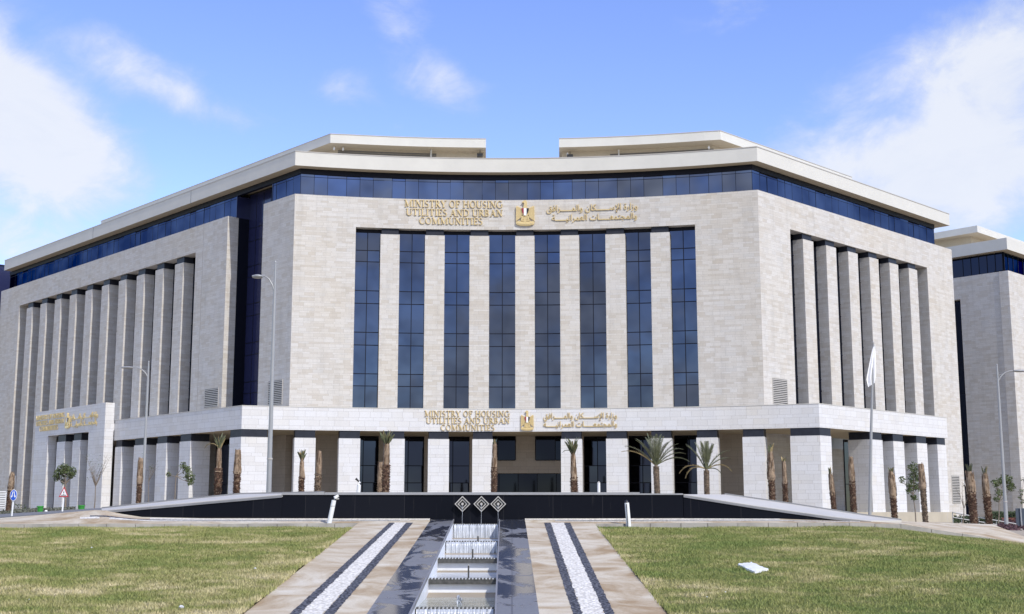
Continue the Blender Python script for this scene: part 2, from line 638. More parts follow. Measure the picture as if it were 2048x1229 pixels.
def tag(o, label=None, cat=None, group=None, kind=None):
    for k, v in (('label', label), ('category', cat), ('group', group), ('kind', kind)):
        if v:
            o[k] = v
    return o


def thing(name, label, cat, loc=(0, 0, 0), group=None):
    o = bpy.data.objects.new(name, None)
    o.empty_display_size = 0.3
    COL.objects.link(o)
    o.location = loc
    return tag(o, label, cat, group)


# ------------------------------------------------------------------ facade frames
class Wing:
    """straight facade: s along, o outward, z up"""
    def __init__(f, P, d, n):
        f.P, f.d, f.n = np.array(P, float), np.array(d, float), np.array(n, float)
        f.d /= np.linalg.norm(f.d)
        f.n /= np.linalg.norm(f.n)

    def pt(f, s, o, z):
        q = f.P + f.d * s + f.n * o
        return (q[0], q[1], z)

    def s_at(f, px, py, o=0.0):
        r = ray(px, py)
        q = f.P + f.n * o
        A = np.array([[f.d[0], -r[0]], [f.d[1], -1.0]])
        s, Y = np.linalg.solve(A, -q)
        return s, r[2] * Y

    def seg(f, s0, s1):
        return 1


class Arc:
    """concave facade round O, s measured at the wall radius, o towards O"""
    def __init__(f, O, R):
        f.O, f.R = np.array(O, float), R

    def pt(f, s, o, z):
        a = s / f.R
        return (f.O[0] + (f.R - o) * math.sin(a), f.O[1] + (f.R - o) * math.cos(a), z)

    def s_at(f, px, py, o=0.0):
        r = ray(px, py)
        e = np.array([r[0], 1.0])
        rr = f.R - o
        a, b, c = e @ e, -2 * e @ f.O, f.O @ f.O - rr * rr
        Y = (-b + math.sqrt(b * b - 4 * a * c)) / (2 * a)
        p = e * Y - f.O
        return f.R * math.atan2(p[0], p[1]), r[2] * Y

    def seg(f, s0, s1):
        return max(1, int(abs(s1 - s0) / 1.6))


def fbox(mb, f, s0, s1, o0, o1, z0, z1, m=0, sides='FBLRTD'):
    n = f.seg(s0, s1)
    for i in range(n):
        a = s0 + (s1 - s0) * i / n
        b = s0 + (s1 - s0) * (i + 1) / n
        if 'F' in sides:
            mb.face([f.pt(a, o1, z0), f.pt(b, o1, z0), f.pt(b, o1, z1), f.pt(a, o1, z1)], [(a, z0), (b, z0), (b, z1), (a, z1)], m)
        if 'B' in sides:
            mb.face([f.pt(b, o0, z0), f.pt(a, o0, z0), f.pt(a, o0, z1), f.pt(b, o0, z1)], [(b, z0), (a, z0), (a, z1), (b, z1)], m)
        if 'T' in sides:
            mb.face([f.pt(a, o1, z1), f.pt(b, o1, z1), f.pt(b, o0, z1), f.pt(a, o0, z1)], [(a, o1), (b, o1), (b, o0), (a, o0)], m)
        if 'D' in sides:
            mb.face([f.pt(a, o0, z0), f.pt(b, o0, z0), f.pt(b, o1, z0), f.pt(a, o1, z0)], [(a, o0), (b, o0), (b, o1), (a, o1)], m)
    k = 31.7
    if 'L' in sides:
        mb.face([f.pt(s0, o0, z0), f.pt(s0, o1, z0), f.pt(s0, o1, z1), f.pt(s0, o0, z1)], [(k + o0, z0), (k + o1, z0), (k + o1, z1), (k + o0, z1)], m)
    if 'R' in sides:
        mb.face([f.pt(s1, o1, z0), f.pt(s1, o0, z0), f.pt(s1, o0, z1), f.pt(s1, o1, z1)], [(k + o1, z0), (k + o0, z0), (k + o0, z1), (k + o1, z1)], m)


def fwall(mb, f, s0, s1, z0, z1, holes, th, m=0, o1=0.0):
    """wall with rectangular holes (sa, sb, za, zb), non overlapping in s"""
    holes = sorted(holes)
    s = s0
    for (a, b, za, zb) in holes:
        if a > s:
            fbox(mb, f, s, a, o1 - th, o1, z0, z1, m)
        if za > z0:
            fbox(mb, f, a, b, o1 - th, o1, z0, za, m, 'FBTD')
        if zb < z1:
            fbox(mb, f, a, b, o1 - th, o1, zb, z1, m, 'FBTD')
        s = b
    if s1 > s:
        fbox(mb, f, s, s1, o1 - th, o1, z0, z1, m)


def window(f, s0, s1, o, z0, z1, vs, hs, parent, name='window', mat='tinted_glass', bar=0.035, tilt=0.010, dep=0.05):
    """panes (each very slightly out of true, as real glazing is) and a bar grid as its frame"""
    S = [s0] + list(vs) + [s1]
    Z = [z0] + list(hs) + [z1]
    g = MB()
    for i in range(len(S) - 1):
        for j in range(len(Z) - 1):
            e = [random.uniform(-tilt, tilt) for _ in range(3)]
            a, b, c, d = S[i], S[i + 1], Z[j], Z[j + 1]
            g.face([f.pt(a, o + e[0], c), f.pt(b, o + e[1], c), f.pt(b, o + e[1] + e[2], d), f.pt(a, o + e[0] + e[2], d)])
    w = g.build(name, mat, parent)
    b = MB()
    for s in S:
        fbox(b, f, s - bar, s + bar, o - dep, o + dep, z0, z1)
    for z in Z:
        for i in range(len(S) - 1):
            fbox(b, f, S[i] + bar, S[i + 1] - bar, o - dep, o + dep * 0.9, z - bar, z + bar)
    b.build('window_frame', 'window_frame', w)
    return w


L0 = np.array([-20.81, 119.0])
R0 = np.array([23.25, 117.46])
_ch = R0 - L0
_lc = np.linalg.norm(_ch)
_n = np.array([-_ch[1], _ch[0]]) / _lc
SAG = 3.3
RAD = ((_lc / 2) ** 2 + SAG ** 2) / (2 * SAG)
AC = Arc((L0 + R0) / 2 + _n * (SAG - RAD), RAD)
WL = Wing(L0, (-0.672, 0.741), (-0.741, -0.672))
WR = Wing(R0, (0.705, 0.709), (0.709, -0.705))
SL, SR = -19.74, 25.0                              # arc ends
GZ = -1.25                                         # columns run down into the ground
KF = 7.6                                           # fascia stands this far in front of the wall
FSL, FSR = -24.98, 31.3
FL = Wing(AC.pt(FSL, KF, 0)[:2], WL.d, WL.n)
FR = Wing(AC.pt(FSR, KF, 0)[:2], WR.d, WR.n)
ZF0, ZF1 = 6.97, 8.97


def corner(f, sa, ow):
    """plan corner where the arc at offset ow meets wing f at offset ow"""
    P = np.array(AC.pt(sa, 0, 0)[:2])
    n1 = (AC.O - P) / np.linalg.norm(AC.O - P)
    return P + (n1 + f.n) / (1 + n1 @ f.n) * ow


def path(o, sl, sr, step=24):
    cl, cr = corner(WL, SL, o), corner(WR, SR, o)
    pts = [np.array(WL.pt(sl, o, 0)[:2]), cl]
    a0 = RAD * math.atan2(*(cl - AC.O))
    a1 = RAD * math.atan2(*(cr - AC.O))
    for i in range(1, step):
        pts.append(np.array(AC.pt(a0 + (a1 - a0) * i / step, o, 0)[:2]))
    pts += [cr, np.array(WR.pt(sr, o, 0)[:2])]
    return pts


def ribbon(mb, po, pi, z0, z1, m=0, md=None, ends=True):
    """slab between two plan paths of equal length; md = material of the underside"""
    md = m if md is None else md
    u = 0.0
    for i in range(len(po) - 1):
        a, b, c, d = po[i], po[i + 1], pi[i + 1], pi[i]
        ln = float(np.linalg.norm(b - a))
        mb.face([(*a, z0), (*b, z0), (*b, z1), (*a, z1)], [(u, z0), (u + ln, z0), (u + ln, z1), (u, z1)], m)
        mb.face([(*c, z0), (*d, z0), (*d, z1), (*c, z1)], [(u + ln, z0), (u, z0), (u, z1), (u + ln, z1)], m)
        mb.face([(*a, z1), (*b, z1), (*c, z1), (*d, z1)], None, m)
        mb.face([(*d, z0), (*c, z0), (*b, z0), (*a, z0)], None, md)
        u += ln
    if ends:
        for a, d in ((po[0], pi[0]), (pi[-1], po[-1])):
            mb.face([(*a, z0), (*d, z0), (*d, z1), (*a, z1)], None, m)


def louvre(f, s0, s1, z0, z1, parent, o=0.0, pitch=0.17, name='louvre'):
    b = MB()
    t = 0.06
    fbox(b, f, s0 - t, s0, o - 0.02, o + 0.05, z0 - t, z1 + t)
    fbox(b, f, s1, s1 + t, o - 0.02, o + 0.05, z0 - t, z1 + t)
    fbox(b, f, s0, s1, o - 0.02, o + 0.05, z0 - t, z0)
    fbox(b, f, s0, s1, o - 0.02, o + 0.05, z1, z1 + t)
    n = int((z1 - z0) / pitch)
    for i in range(n):
        z = z0 + (z1 - z0) * (i + 0.25) / n
        fbox(b, f, s0, s1, o + 0.005, o + 0.045, z, z + pitch * 0.55)
    fbox(b, f, s0, s1, o - 0.02, o + 0.004, z0, z1, 1)
    return b.build(name, ['louvre_metal', 'window_frame'], parent)


# ------------------------------------------------------------------ the ministry building
def ministry():
    B = thing('office_building', 'broad pale stone ministry building with concave front and tall blue windows', 'building', AC.pt(2, 4, -0.6))
    Z0, Z1 = 8.0, 30.02
    # centre wall
    op = (-13.85, 19.0)
    mb = MB()
    fwall(mb, AC, SL, SR, Z0, Z1, [(op[0], op[1], Z0 - 1, 27.05)], 1.2)
    # flank returns to the wings
    fbox(mb, WL, 0.0, 5.62, -1.2, 0.0, Z0, Z1, 0, 'FRTD')
    fbox(mb, WL, 5.62, 5.70, -3.0, -0.02, Z0, Z1, 0, 'FLRTD')
    mb.build('stone_wall', 'limestone_cladding', B)
    # left wing wall: opening with ten columns
    mb = MB()
    fwall(mb, WL, 12.6, 74.3, -0.9, Z1, [(17.58, 17.64, 0, Z1 - 0.05), (19.17, 64.93, -0.9, 27.18), (64.93, 67.41, 4.5, 27.18)], 1.25)
    fbox(mb, WL, 12.6, 12.75, -2.5, -1.25, Z0, Z1, 1, 'FBLRT')
    mb.build('stone_wall', ['limestone_cladding', 'window_frame'], B)
    mb = MB()
    fwall(mb, WR, 0.0, 39.6, -1.0, Z1, [(5.38, 33.3, Z0 - 2, 27.05)], 1.25)
    fbox(mb, WR, 39.45, 39.6, -14, -1.25, -1.0, Z1)
    mb.build('stone_wall', 'limestone_cladding', B)
    # hidden core, so nothing shows through from behind
    mb = MB()
    core = [WL.pt(74.2, -3.2, 0)[:2], WL.pt(4, -3.2, 0)[:2], AC.pt(-15, -3.2, 0)[:2], AC.pt(2, -3.2, 0)[:2], AC.pt(20, -3.2, 0)[:2], WR.pt(4, -3.2, 0)[:2], WR.pt(39.4, -3.2, 0)[:2],
            WR.pt(39.4, -34, 0)[:2], WL.pt(74.2, -34, 0)[:2]]
    mb.prism(core, -1.0, 33.0)
    mb.build('core_wall', 'cornice_paint', B)

    # slender columns between the tall windows
    def col(f, s0, s1, o0, o1, z0, z1, zc, inset, mat):
        b = MB()
        fbox(b, f, s0, s1, o0, o1, z0, z1)
        c = b.build('column', mat, B)
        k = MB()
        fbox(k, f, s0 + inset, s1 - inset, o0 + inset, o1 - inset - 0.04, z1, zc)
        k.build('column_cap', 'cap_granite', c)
    w = [-13.83, -11.47, -9.59, -7.17, -5.23, -2.85, -0.9, 1.59, 3.49, 5.92, 7.82, 10.34, 12.27, 14.68, 16.55, 18.96]
    for i in range(1, 15, 2):
        col(AC, w[i] + 0.02, w[i + 1] - 0.02, -1.15, -0.06, Z0, 26.45, 27.05, 0.10, 'limestone_cladding')
    hz = [11.77, 12.94, 15.70, 16.94, 19.75, 21.0, 23.85, 24.96]
    for i in range(0, 16, 2):
        a, b_ = w[i] - 0.12, w[i + 1] + 0.12
        window(AC, a, b_, -0.92, 8.2, 26.75, [(a + b_) / 2], hz, B)
    hd = MB()
    fbox(hd, AC, op[0], op[1], -1.1, -0.85, 26.75, 27.05)
    hd.build('dark_head_strip', 'window_frame', B)
    sL = [21.94 + 4.57 * i for i in range(10)]
    for s in sL:
        col(WL, s, s + 1.86, -1.4, -0.05, -0.9, 26.5, 27.18, 0.10, 'limestone_cladding')
    zs = [7.5, 8.7, 11.77, 12.94, 15.70, 16.94, 19.75, 21.0, 23.85, 24.96]
    window(WL, 19.1, 67.5, -1.3, -0.9, 27.2, [21.94 + 4.57 * i + 0.93 for i in range(10)], zs, B, 'glazing')
    for i in range(6):
        s = 7.71 + 4.28 * i
        col(WR, s, s + 1.9, -1.3, -0.05, Z0, 26.45, 27.05, 0.10, 'limestone_cladding')
    window(WR, 5.3, 33.4, -1.2, 8.0, 27.1, [7.71 + 4.28 * i + 0.95 for i in range(6)], zs[2:], B, 'glazing')
    # recessed glazed slot between the front block and the left wing
    window(WL, 5.6, 12.7, -2.5, 8.2, 32.6, [7.0, 8.4, 9.8, 11.2], zs[1:] + [27.6, 29.0], B, 'glazing', 'navy_glass', dep=0.02)
    # ribbon of glass under the cornice
    def ribbon_glass(f, s0, s1, o):
        vs, s, k = [], s0, 0
        pat = (1.28, 1.28, 1.82)
        while True:
            s += pat[k % 3]
            k += 1
            if s > s1 - 0.5:
                break
            vs.append(s)
        window(f, s0, s1, o, 29.9, 32.28, vs, [32.02], B, 'ribbon_window', 'ribbon_glass', bar=0.02, tilt=0.012, dep=0.012)
    cL, cR = corner(WL, SL, -1.0), corner(WR, SR, -1.0)
    aL = RAD * math.atan2(*(cL - AC.O))
    aR = RAD * math.atan2(*(cR - AC.O))
    sl0 = float((cL - WL.P) @ WL.d)
    sr0 = float((cR - WR.P) @ WR.d)
    ribbon_glass(AC, aL, aR, -1.0)
    ribbon_glass(WL, sl0, 5.64, -1.0)
    ribbon_glass(WL, 12.62, 74.0, -1.0)
    for a_, b_ in ((5.64, 5.72), (12.54, 12.62)):
        rt = MB()
        fbox(rt, WL, a_, b_, -2.6, -0.95, 29.98, 32.28)
        rt.build('slot_return', 'navy_glass', B)
    gr_ = WR.s_at(1868, 470, -1.0)[0]
    ribbon_glass(WR, sr0, gr_, -1.0)
    hd = MB()
    ribbon(hd, path(-0.90, 74.0, gr_), path(-1.3, 74.0, gr_), 32.28, 32.8)
    hd.build('dark_head_strip', 'window_frame', B)  # dark strip stands in for the soffit's shadow and reflection on the ribbon
    led = MB()
    a_, b_ = path(-0.02, 5.6, 39.5), path(-3.4, 5.6, 39.5)
    ribbon(led, a_, b_, 29.7, 29.97)
    fbox(led, WL, 12.65, 74.2, -3.4, -0.02, 29.7, 29.97)
    led.build('wall_ledge', 'limestone_cladding', B)
    # cornice
    el = WL.s_at(9, 533, 0.12)[0]
    er = WR.s_at(1899, 440, 0.12)[0]
    c = MB()
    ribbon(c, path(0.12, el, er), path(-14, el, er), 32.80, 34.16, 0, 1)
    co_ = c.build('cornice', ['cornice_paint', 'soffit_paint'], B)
    tr = MB()
    ribbon(tr, path(0.16, el + .02, er + .02), path(-0.3, el + .02, er + .02), 34.16, 34.24)
    for s in (20.5, 45.0):
        fbox(tr, WL, s, s + 0.05, 0.0, 0.125, 32.79, 34.16, 1)
    tr.build('cornice_trim', ['louvre_metal', 'window_frame'], co_)
    # roof-top plant storeys, one each side of the gap
    def penthouse(side):
        q = -6.6 if side < 0 else -7.3
        f, sa = (WL, SL) if side < 0 else (WR, SR)
        s_end = 58.0 if side < 0 else 30.5
        up = 0.05 if side < 0 else 0.22

        def pth(o, trim=0.0):
            c0 = corner(f, sa, o)
            a0 = RAD * math.atan2(*(c0 - AC.O))
            ae = AC.s_at(972 if side < 0 else 1118, 285, o)[0] + side * trim
            pts = [np.array(f.pt(s_end - trim, o, 0)[:2]), c0]
            for i in range(1, 11):
                pts.append(np.array(AC.pt(a0 + (ae - a0) * i / 10, o, 0)[:2]))
            return pts
        b = MB()
        ribbon(b, pth(q - 1.7, 0.25), pth(q - 9, 0.25), 34.0, 37.2 + up)
        p = b.build('penthouse_wall', 'soffit_paint', B)
        r = MB()
        ribbon(r, pth(q), pth(q - 10), 37.2 + up, 38.12 + up, 0, 1)
        ro = r.build('roof_slab', ['cornice_paint', 'soffit_paint'], p)
        t = MB()
        ribbon(t, pth(q + 0.04), pth(q - 0.4), 38.12 + up, 38.19 + up)
        t.build('roof_trim', 'louvre_metal', p)
        lv = MB()
        for k in range(13):
            z = 34.6 + k * 0.19
            pa = pth(q - 1.62, 2.4)
            pb = pth(q - 1.72, 2.4)
            ribbon(lv, pa[1:-2], pb[1:-2], z, z + 0.11)
        lv.build('louvre', 'louvre_dark', p)
        # drain pipe and a floodlight under the slab
        dp = MB()
        sA = AC.s_at(862 if side < 0 else 1238, 300, q - 1.5)[0]
        dp.tube([AC.pt(sA, q - 0.9, 37.22), AC.pt(sA, q - 1.2, 36.7), AC.pt(sA + 0.1, q - 1.4, 34.1)], 0.09)
        dp.build('drain_pipe', 'cornice_paint', p)
        fl = MB()
        sB = AC.s_at(960 if side < 0 else 1140, 300, q - 1.0)[0]
        fbox(fl, AC, sB - 0.28, sB + 0.28, q - 1.2, q - 0.7, 36.5, 36.85)
        fl.tube([AC.pt(sB, q - 0.95, 36.85), AC.pt(sB, q - 0.95, 37.2)], 0.04)
        fl.build('floodlight', 'steel_dark', p)
        # cameras on the soffit
        for px in ((668, 686) if side < 0 else (1135, 1418)):
            cm = MB()
            sC = AC.s_at(px, 297, q - 1.2)[0]
            cm.tube([AC.pt(sC, q - 1.2, 37.2), AC.pt(sC, q - 1.2, 37.0)], 0.04)
            fbox(cm, AC, sC - 0.08, sC + 0.08, q - 1.4, q - 0.95, 36.86, 37.02)
            cm.build('security_camera', 'white_paint', p)
    penthouse(-1)
    penthouse(1)

    # projecting stone fascia over the ground-floor colonnade
    def fpath(o, sl, sr, n=26):
        pts = [np.array(FL.pt(sl, o, 0)[:2])]
        # corners: arc at KF+o with wing lines at o
        def cross(f, sa):
            P = np.array(AC.pt(sa, KF, 0)[:2])
            n1 = (AC.O - P) / np.linalg.norm(AC.O - P)
            return P + (n1 + f.n) / (1 + n1 @ f.n) * o
        a, b = cross(FL, FSL), cross(FR, FSR)
        a0 = RAD * math.atan2(*(a - AC.O))
        a1 = RAD * math.atan2(*(b - AC.O))
        pts.append(a)
        for i in range(1, n):
            pts.append(np.array(AC.pt(a0 + (a1 - a0) * i / n, KF + o, 0)[:2]))
        pts += [b, np.array(FR.pt(sr, o, 0)[:2])]
        return pts
    fr_end = FR.s_at(1894, 850)[0]
    fl_end = FL.s_at(228, 850)[0]
    b = MB()
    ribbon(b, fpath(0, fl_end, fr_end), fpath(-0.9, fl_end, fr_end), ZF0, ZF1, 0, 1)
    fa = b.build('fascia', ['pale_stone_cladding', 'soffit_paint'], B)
    b = MB()
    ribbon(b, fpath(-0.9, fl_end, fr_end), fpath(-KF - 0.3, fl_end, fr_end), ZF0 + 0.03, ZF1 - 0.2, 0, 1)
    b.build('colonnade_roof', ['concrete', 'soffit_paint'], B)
    b = MB()
    ribbon(b, fpath(0.03, fl_end, fr_end), fpath(-0.9, fl_end, fr_end), ZF1, ZF1 + 0.05)
    b.build('fascia_trim', 'cornice_paint', fa)
    # ground-floor columns (photo columns -> positions on the curved line)
    def gcol(f, s0, s1, off, depth=1.5, zb=GZ):
        b = MB()
        fbox(b, f, s0, s1, off - depth, off, zb, 6.30)
        c = b.build('column', 'pale_stone_cladding', B)
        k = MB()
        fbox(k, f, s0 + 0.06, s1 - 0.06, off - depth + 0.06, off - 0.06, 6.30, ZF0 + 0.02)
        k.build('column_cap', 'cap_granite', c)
    for a, c in ((588, 630.5), (677, 720), (768.5, 809), (856, 898), (944.5, 986), (1122, 1164), (1212.5, 1254.7), (1302, 1344), (1393.5, 1436), (1486, 1530)):
        gcol(AC, AC.s_at(a, 920, KF)[0], AC.s_at(c, 920, KF)[0], KF - 0.02)
    # corner piers: one block with a front and a flank
    def pier(fw, sa, s_in, s_w):
        c0 = np.array(AC.pt(sa, KF - 0.02, 0)[:2])
        p = [c0, np.array(AC.pt(s_in, KF - 0.02, 0)[:2]), np.array(AC.pt(s_in, KF - 1.6, 0)[:2]), np.array(fw.pt(s_w, -1.6, 0)[:2]), np.array(fw.pt(s_w, -0.02, 0)[:2])]
        b = MB()
        b.prism(p, GZ, 6.30)
        c = b.build('corner_pier', 'pale_stone_cladding', B)
        m_ = sum(p) / 5
        k = MB()
        k.prism([m_ + (x - m_) * 0.975 for x in p], 6.30, ZF0 + 0.02)
        k.build('column_cap', 'cap_granite', c)
    pier(FL, FSL, AC.s_at(534, 930, KF)[0], FL.s_at(457.5, 920)[0])
    pier(FR, FSR, AC.s_at(1582, 930, KF)[0], FR.s_at(1665, 930)[0])
    for a, c in ((357, 379), (311, 331), (266, 287), (228.5, 241)):
        s0, s1 = FL.s_at(c, 930)[0], FL.s_at(a, 930)[0]
        gcol(FL, s0, min(s1, fl_end - 0.02), -0.02, 2.0)
    for a, c in ((1743, 1768), (1789.5, 1811), (1836.5, 1857), (1877.5, 1895)):
        gcol(FR, FR.s_at(a, 940)[0], FR.s_at(c, 940)[0], -0.02, 2.2)
    # plinth under the right colonnade
    b = MB()
    fbox(b, FR, FR.s_at(1700, 1020)[0], FR.s_at(1905, 1030)[0], -KF - 0.5, 0.35, -2.6, -0.12)
    for px in (1775, 1830, 1888):
        s = FR.s_at(px, 1035)[0]
        fbox(b, FR, s, s + 0.05, 0.3, 0.355, -2.6, -0.121, 1)
    b.build('plinth', ['plinth_stone', 'louvre_metal'], B)
    # colonnade back wall with dark windows and the entrance
    holes = []
    gl = [(695, 757), (784, 848), (872, 939), (1168, 1222), (1258, 1312), (1349, 1408)]
    for a, c in gl:
        holes.append((AC.s_at(a, 940)[0], AC.s_at(c, 940)[0], GZ, ZF0))
    ea, eb = AC.s_at(960, 950)[0], AC.s_at(1150, 950)[0]
    z_lint = AC.s_at(1060, 947)[1]
    z_sill = AC.s_at(1060, 921)[1]
    b = MB()
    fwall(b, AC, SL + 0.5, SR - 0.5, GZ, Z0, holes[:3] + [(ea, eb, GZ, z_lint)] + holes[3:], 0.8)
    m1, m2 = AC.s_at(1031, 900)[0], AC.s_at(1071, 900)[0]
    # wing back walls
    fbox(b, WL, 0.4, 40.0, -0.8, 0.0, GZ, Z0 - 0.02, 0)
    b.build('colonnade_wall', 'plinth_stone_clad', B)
    for a, c, z0, z1 in holes:
        window(AC, a, c, -0.35, z0, z1, [(a + c) / 2], [0.9, 2.6, 4.2], B, 'window', 'dark_glass')
    dz = MB()
    for a, c in ((AC.s_at(960, 900)[0], m1), (m2, AC.s_at(1150, 900)[0])):
        w_ = window(AC, a, c, 0.06, z_sill, ZF0, [(a + c) / 2], [], B, 'window', 'shaded_glass')
    window(AC, ea, eb, -0.7, GZ, z_lint, [ea + (eb - ea) * t for t in (0.2, 0.4, 0.6, 0.8)], [1.4], B, 'entrance_door', 'shaded_glass')
    # dark openings in the wing back walls
    for f, a, c in ((WL, 433, 470), (WR, 1688, 1702)):
        s0, s1 = sorted((f.s_at(a, 930)[0], f.s_at(c, 930)[0]))
        window(f, s0, s1, 0.05, GZ, ZF0, [], [2.6], B, 'window', 'dark_glass')

    # ventilation louvres
    louvre(WL, 13.28, 16.0, 10.45, 12.3, B)
    louvre(WL, 1.27, 3.72, 9.95, 12.2, B)
    louvre(WR, 1.5, 3.88, 9.8, 12.2, B)
    louvre(WR, 36.5, 38.3, 0.85, 3.85, B)

    # portal of the left entrance
    op_ = 8.8
    s0, s1 = WL.s_at(207, 900, op_)[0], WL.s_at(68, 900, op_)[0]
    ha, hb = WL.s_at(177, 870, op_)[0], WL.s_at(95.6, 880, op_)[0]
    zt = WL.s_at(207, 806, op_)[1]
    zh = WL.s_at(177, 864, op_)[1]
    b = MB()
    fwall(b, WL, s0, s1, GZ, zt, [(ha, hb, GZ, zh)], 0.95, 0, op_)
    fbox(b, WL, s0 + 0.1, s1, 0.1, 7.83, zh + 0.02, 8.7)
    fbox(b, WL, s1 - 0.8, s1, 0.1, 7.83, GZ, zh + 0.015)
    pt_ = b.build('entrance_portal', 'pale_stone_cladding', B)
    for a, c in ((143.5, 159), (112, 128)):
        x0, x1 = WL.s_at(c, 920, op_ - 0.1)[0], WL.s_at(a, 920, op_ - 0.1)[0]
        b = MB()
        fbox(b, WL, x0, x1, op_ - 2.3, op_ - 0.1, GZ, zh - 0.75)
        c_ = b.build('column', 'pale_stone_cladding', pt_)
        b = MB()
        fbox(b, WL, x0 + 0.06, x1 - 0.06, op_ - 2.2, op_ - 0.2, zh - 0.75, zh)
        b.build('column_cap', 'cap_granite', pt_)
    window(WL, ha, hb, op_ - 2.7, GZ, zh, [(ha + hb) / 2], [2.6], B, 'entrance_door', 'dark_glass')
    # small camera on the far right corner
    cm = MB()
    fbox(cm, WR, 39.3, 39.5, 0.0, 0.25, 2.9, 3.1)
    fbox(cm, WR, 39.5, 40.1, 0.1, 0.4, 2.75, 3.05)
    cm.build('security_camera', 'white_paint', B)
    return op_, s0, s1


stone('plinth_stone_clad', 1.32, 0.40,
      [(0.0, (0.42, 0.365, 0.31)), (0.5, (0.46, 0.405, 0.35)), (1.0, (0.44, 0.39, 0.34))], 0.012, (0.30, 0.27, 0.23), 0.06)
PORTAL = ministry()


# ------------------------------------------------------------------ neighbours
def neighbours():
    C0 = np.array([62.68, 158.4])
    B = thing('office_building', 'similar pale stone block standing behind the right end, shaded flank towards us', 'building', (C0[0] + 8, C0[1] + 8, -1))
    A = Wing(C0, WL.d, WL.n)       # shaded flank
    R = Wing(C0, WR.d, WR.n)       # sunlit front
    b = MB()
    s_slot = A.s_at(1929, 750)[0]
    fwall(b, A, 0, s_slot + 14, -1.5, 30.0, [(s_slot, s_slot + 8, -1.5, A.s_at(1912, 600)[1])], 1.2)
    fbox(b, R, 0.0, 40, -1.2, 0.0, -1.5, 30.0)
    w = b.build('stone_wall', 'limestone_cladding', B)
    window(A, s_slot - 0.2, s_slot + 8, -0.9, -1.5, A.s_at(1912, 600)[1] + 0.1, [s_slot + 2.5, s_slot + 5], [3, 7, 11, 15, 19], B, 'window', 'dark_glass')
    window(A, 0.9, s_slot + 13, -1.0, 29.9, 32.6, [s_slot * k / 6 + 1 for k in range(1, 6)], [], B, 'ribbon_window', 'dark_glass')
    window(R, 0.9, 38, -1.0, 29.9, 32.6, [1 + 1.5 * k for k in range(1, 24)], [], B, 'ribbon_window')
    n = A.n + R.n
    def slab(o, z0, z1, sa, sb, mats, name, par):
        c = C0 + n / (1 + A.n @ R.n) * o
        a = np.array(A.pt(sa, o, 0)[:2])
        e = np.array(R.pt(sb, o, 0)[:2])
        ci = C0 + n / (1 + A.n @ R.n) * (o - 12)
        ai = np.array(A.pt(sa, o - 12, 0)[:2])
        ei = np.array(R.pt(sb, o - 12, 0)[:2])
        m = MB()
        ribbon(m, [a, c, e], [ai, ci, ei], z0, z1, 0, 1)
        return m.build(name, mats, par)
    slab(0.15, 32.7, 34.2, 40, 38, ['cornice_paint', 'soffit_paint'], 'cornice', B)
    p = slab(-8.8, 34.0, 37.2, 26, 30, ['soffit_paint', 'soffit_paint'], 'penthouse_wall', B)
    slab(-7.0, 37.2, 38.12, 28, 32, ['cornice_paint', 'soffit_paint'], 'roof_slab', p)
    core = MB()
    cc = C0 + n / (1 + A.n @ R.n) * (-3)
    a, e = np.array(A.pt(s_slot + 13, -3, 0)[:2]), np.array(R.pt(38, -3, 0)[:2])
    core.prism([a, cc, e, e + (a - cc)], -1.5, 33)
    core.build('core_wall', 'cornice_paint', B)
    # glazed block at the far left edge
    P = np.array([-75.6, 176.5])
    G = Wing(P, (-0.672, 0.741), (-0.741, -0.672))
    B2 = thing('office_building', 'dark glazed block beyond the left end of the ministry', 'building', (P[0] - 6, P[1] + 6, -1))
    b = MB()
    b.prism([P, np.array(G.pt(18, 0, 0)[:2]), np.array(G.pt(18, -16, 0)[:2]), np.array(G.pt(0, -16, 0)[:2])], -1, 34.6)
    b.build('wall', 'navy_glass', B2)
    window(G, 0.3, 17.5, 0.08, 1, 34.5, [3, 6, 9, 12, 15], [4 * k + 1.5 for k in range(1, 8)], B2, 'glazing', 'navy_glass')
    b = MB()
    b.prism([np.array(G.pt(-0.2, 0.3, 0)[:2]), np.array(G.pt(18.2, 0.3, 0)[:2]), np.array(G.pt(18.2, -16.2, 0)[:2]), np.array(G.pt(-0.2, -16.2, 0)[:2])], 34.6, 34.7)
    b.build('roof', 'navy_glass', B2)


neighbours()


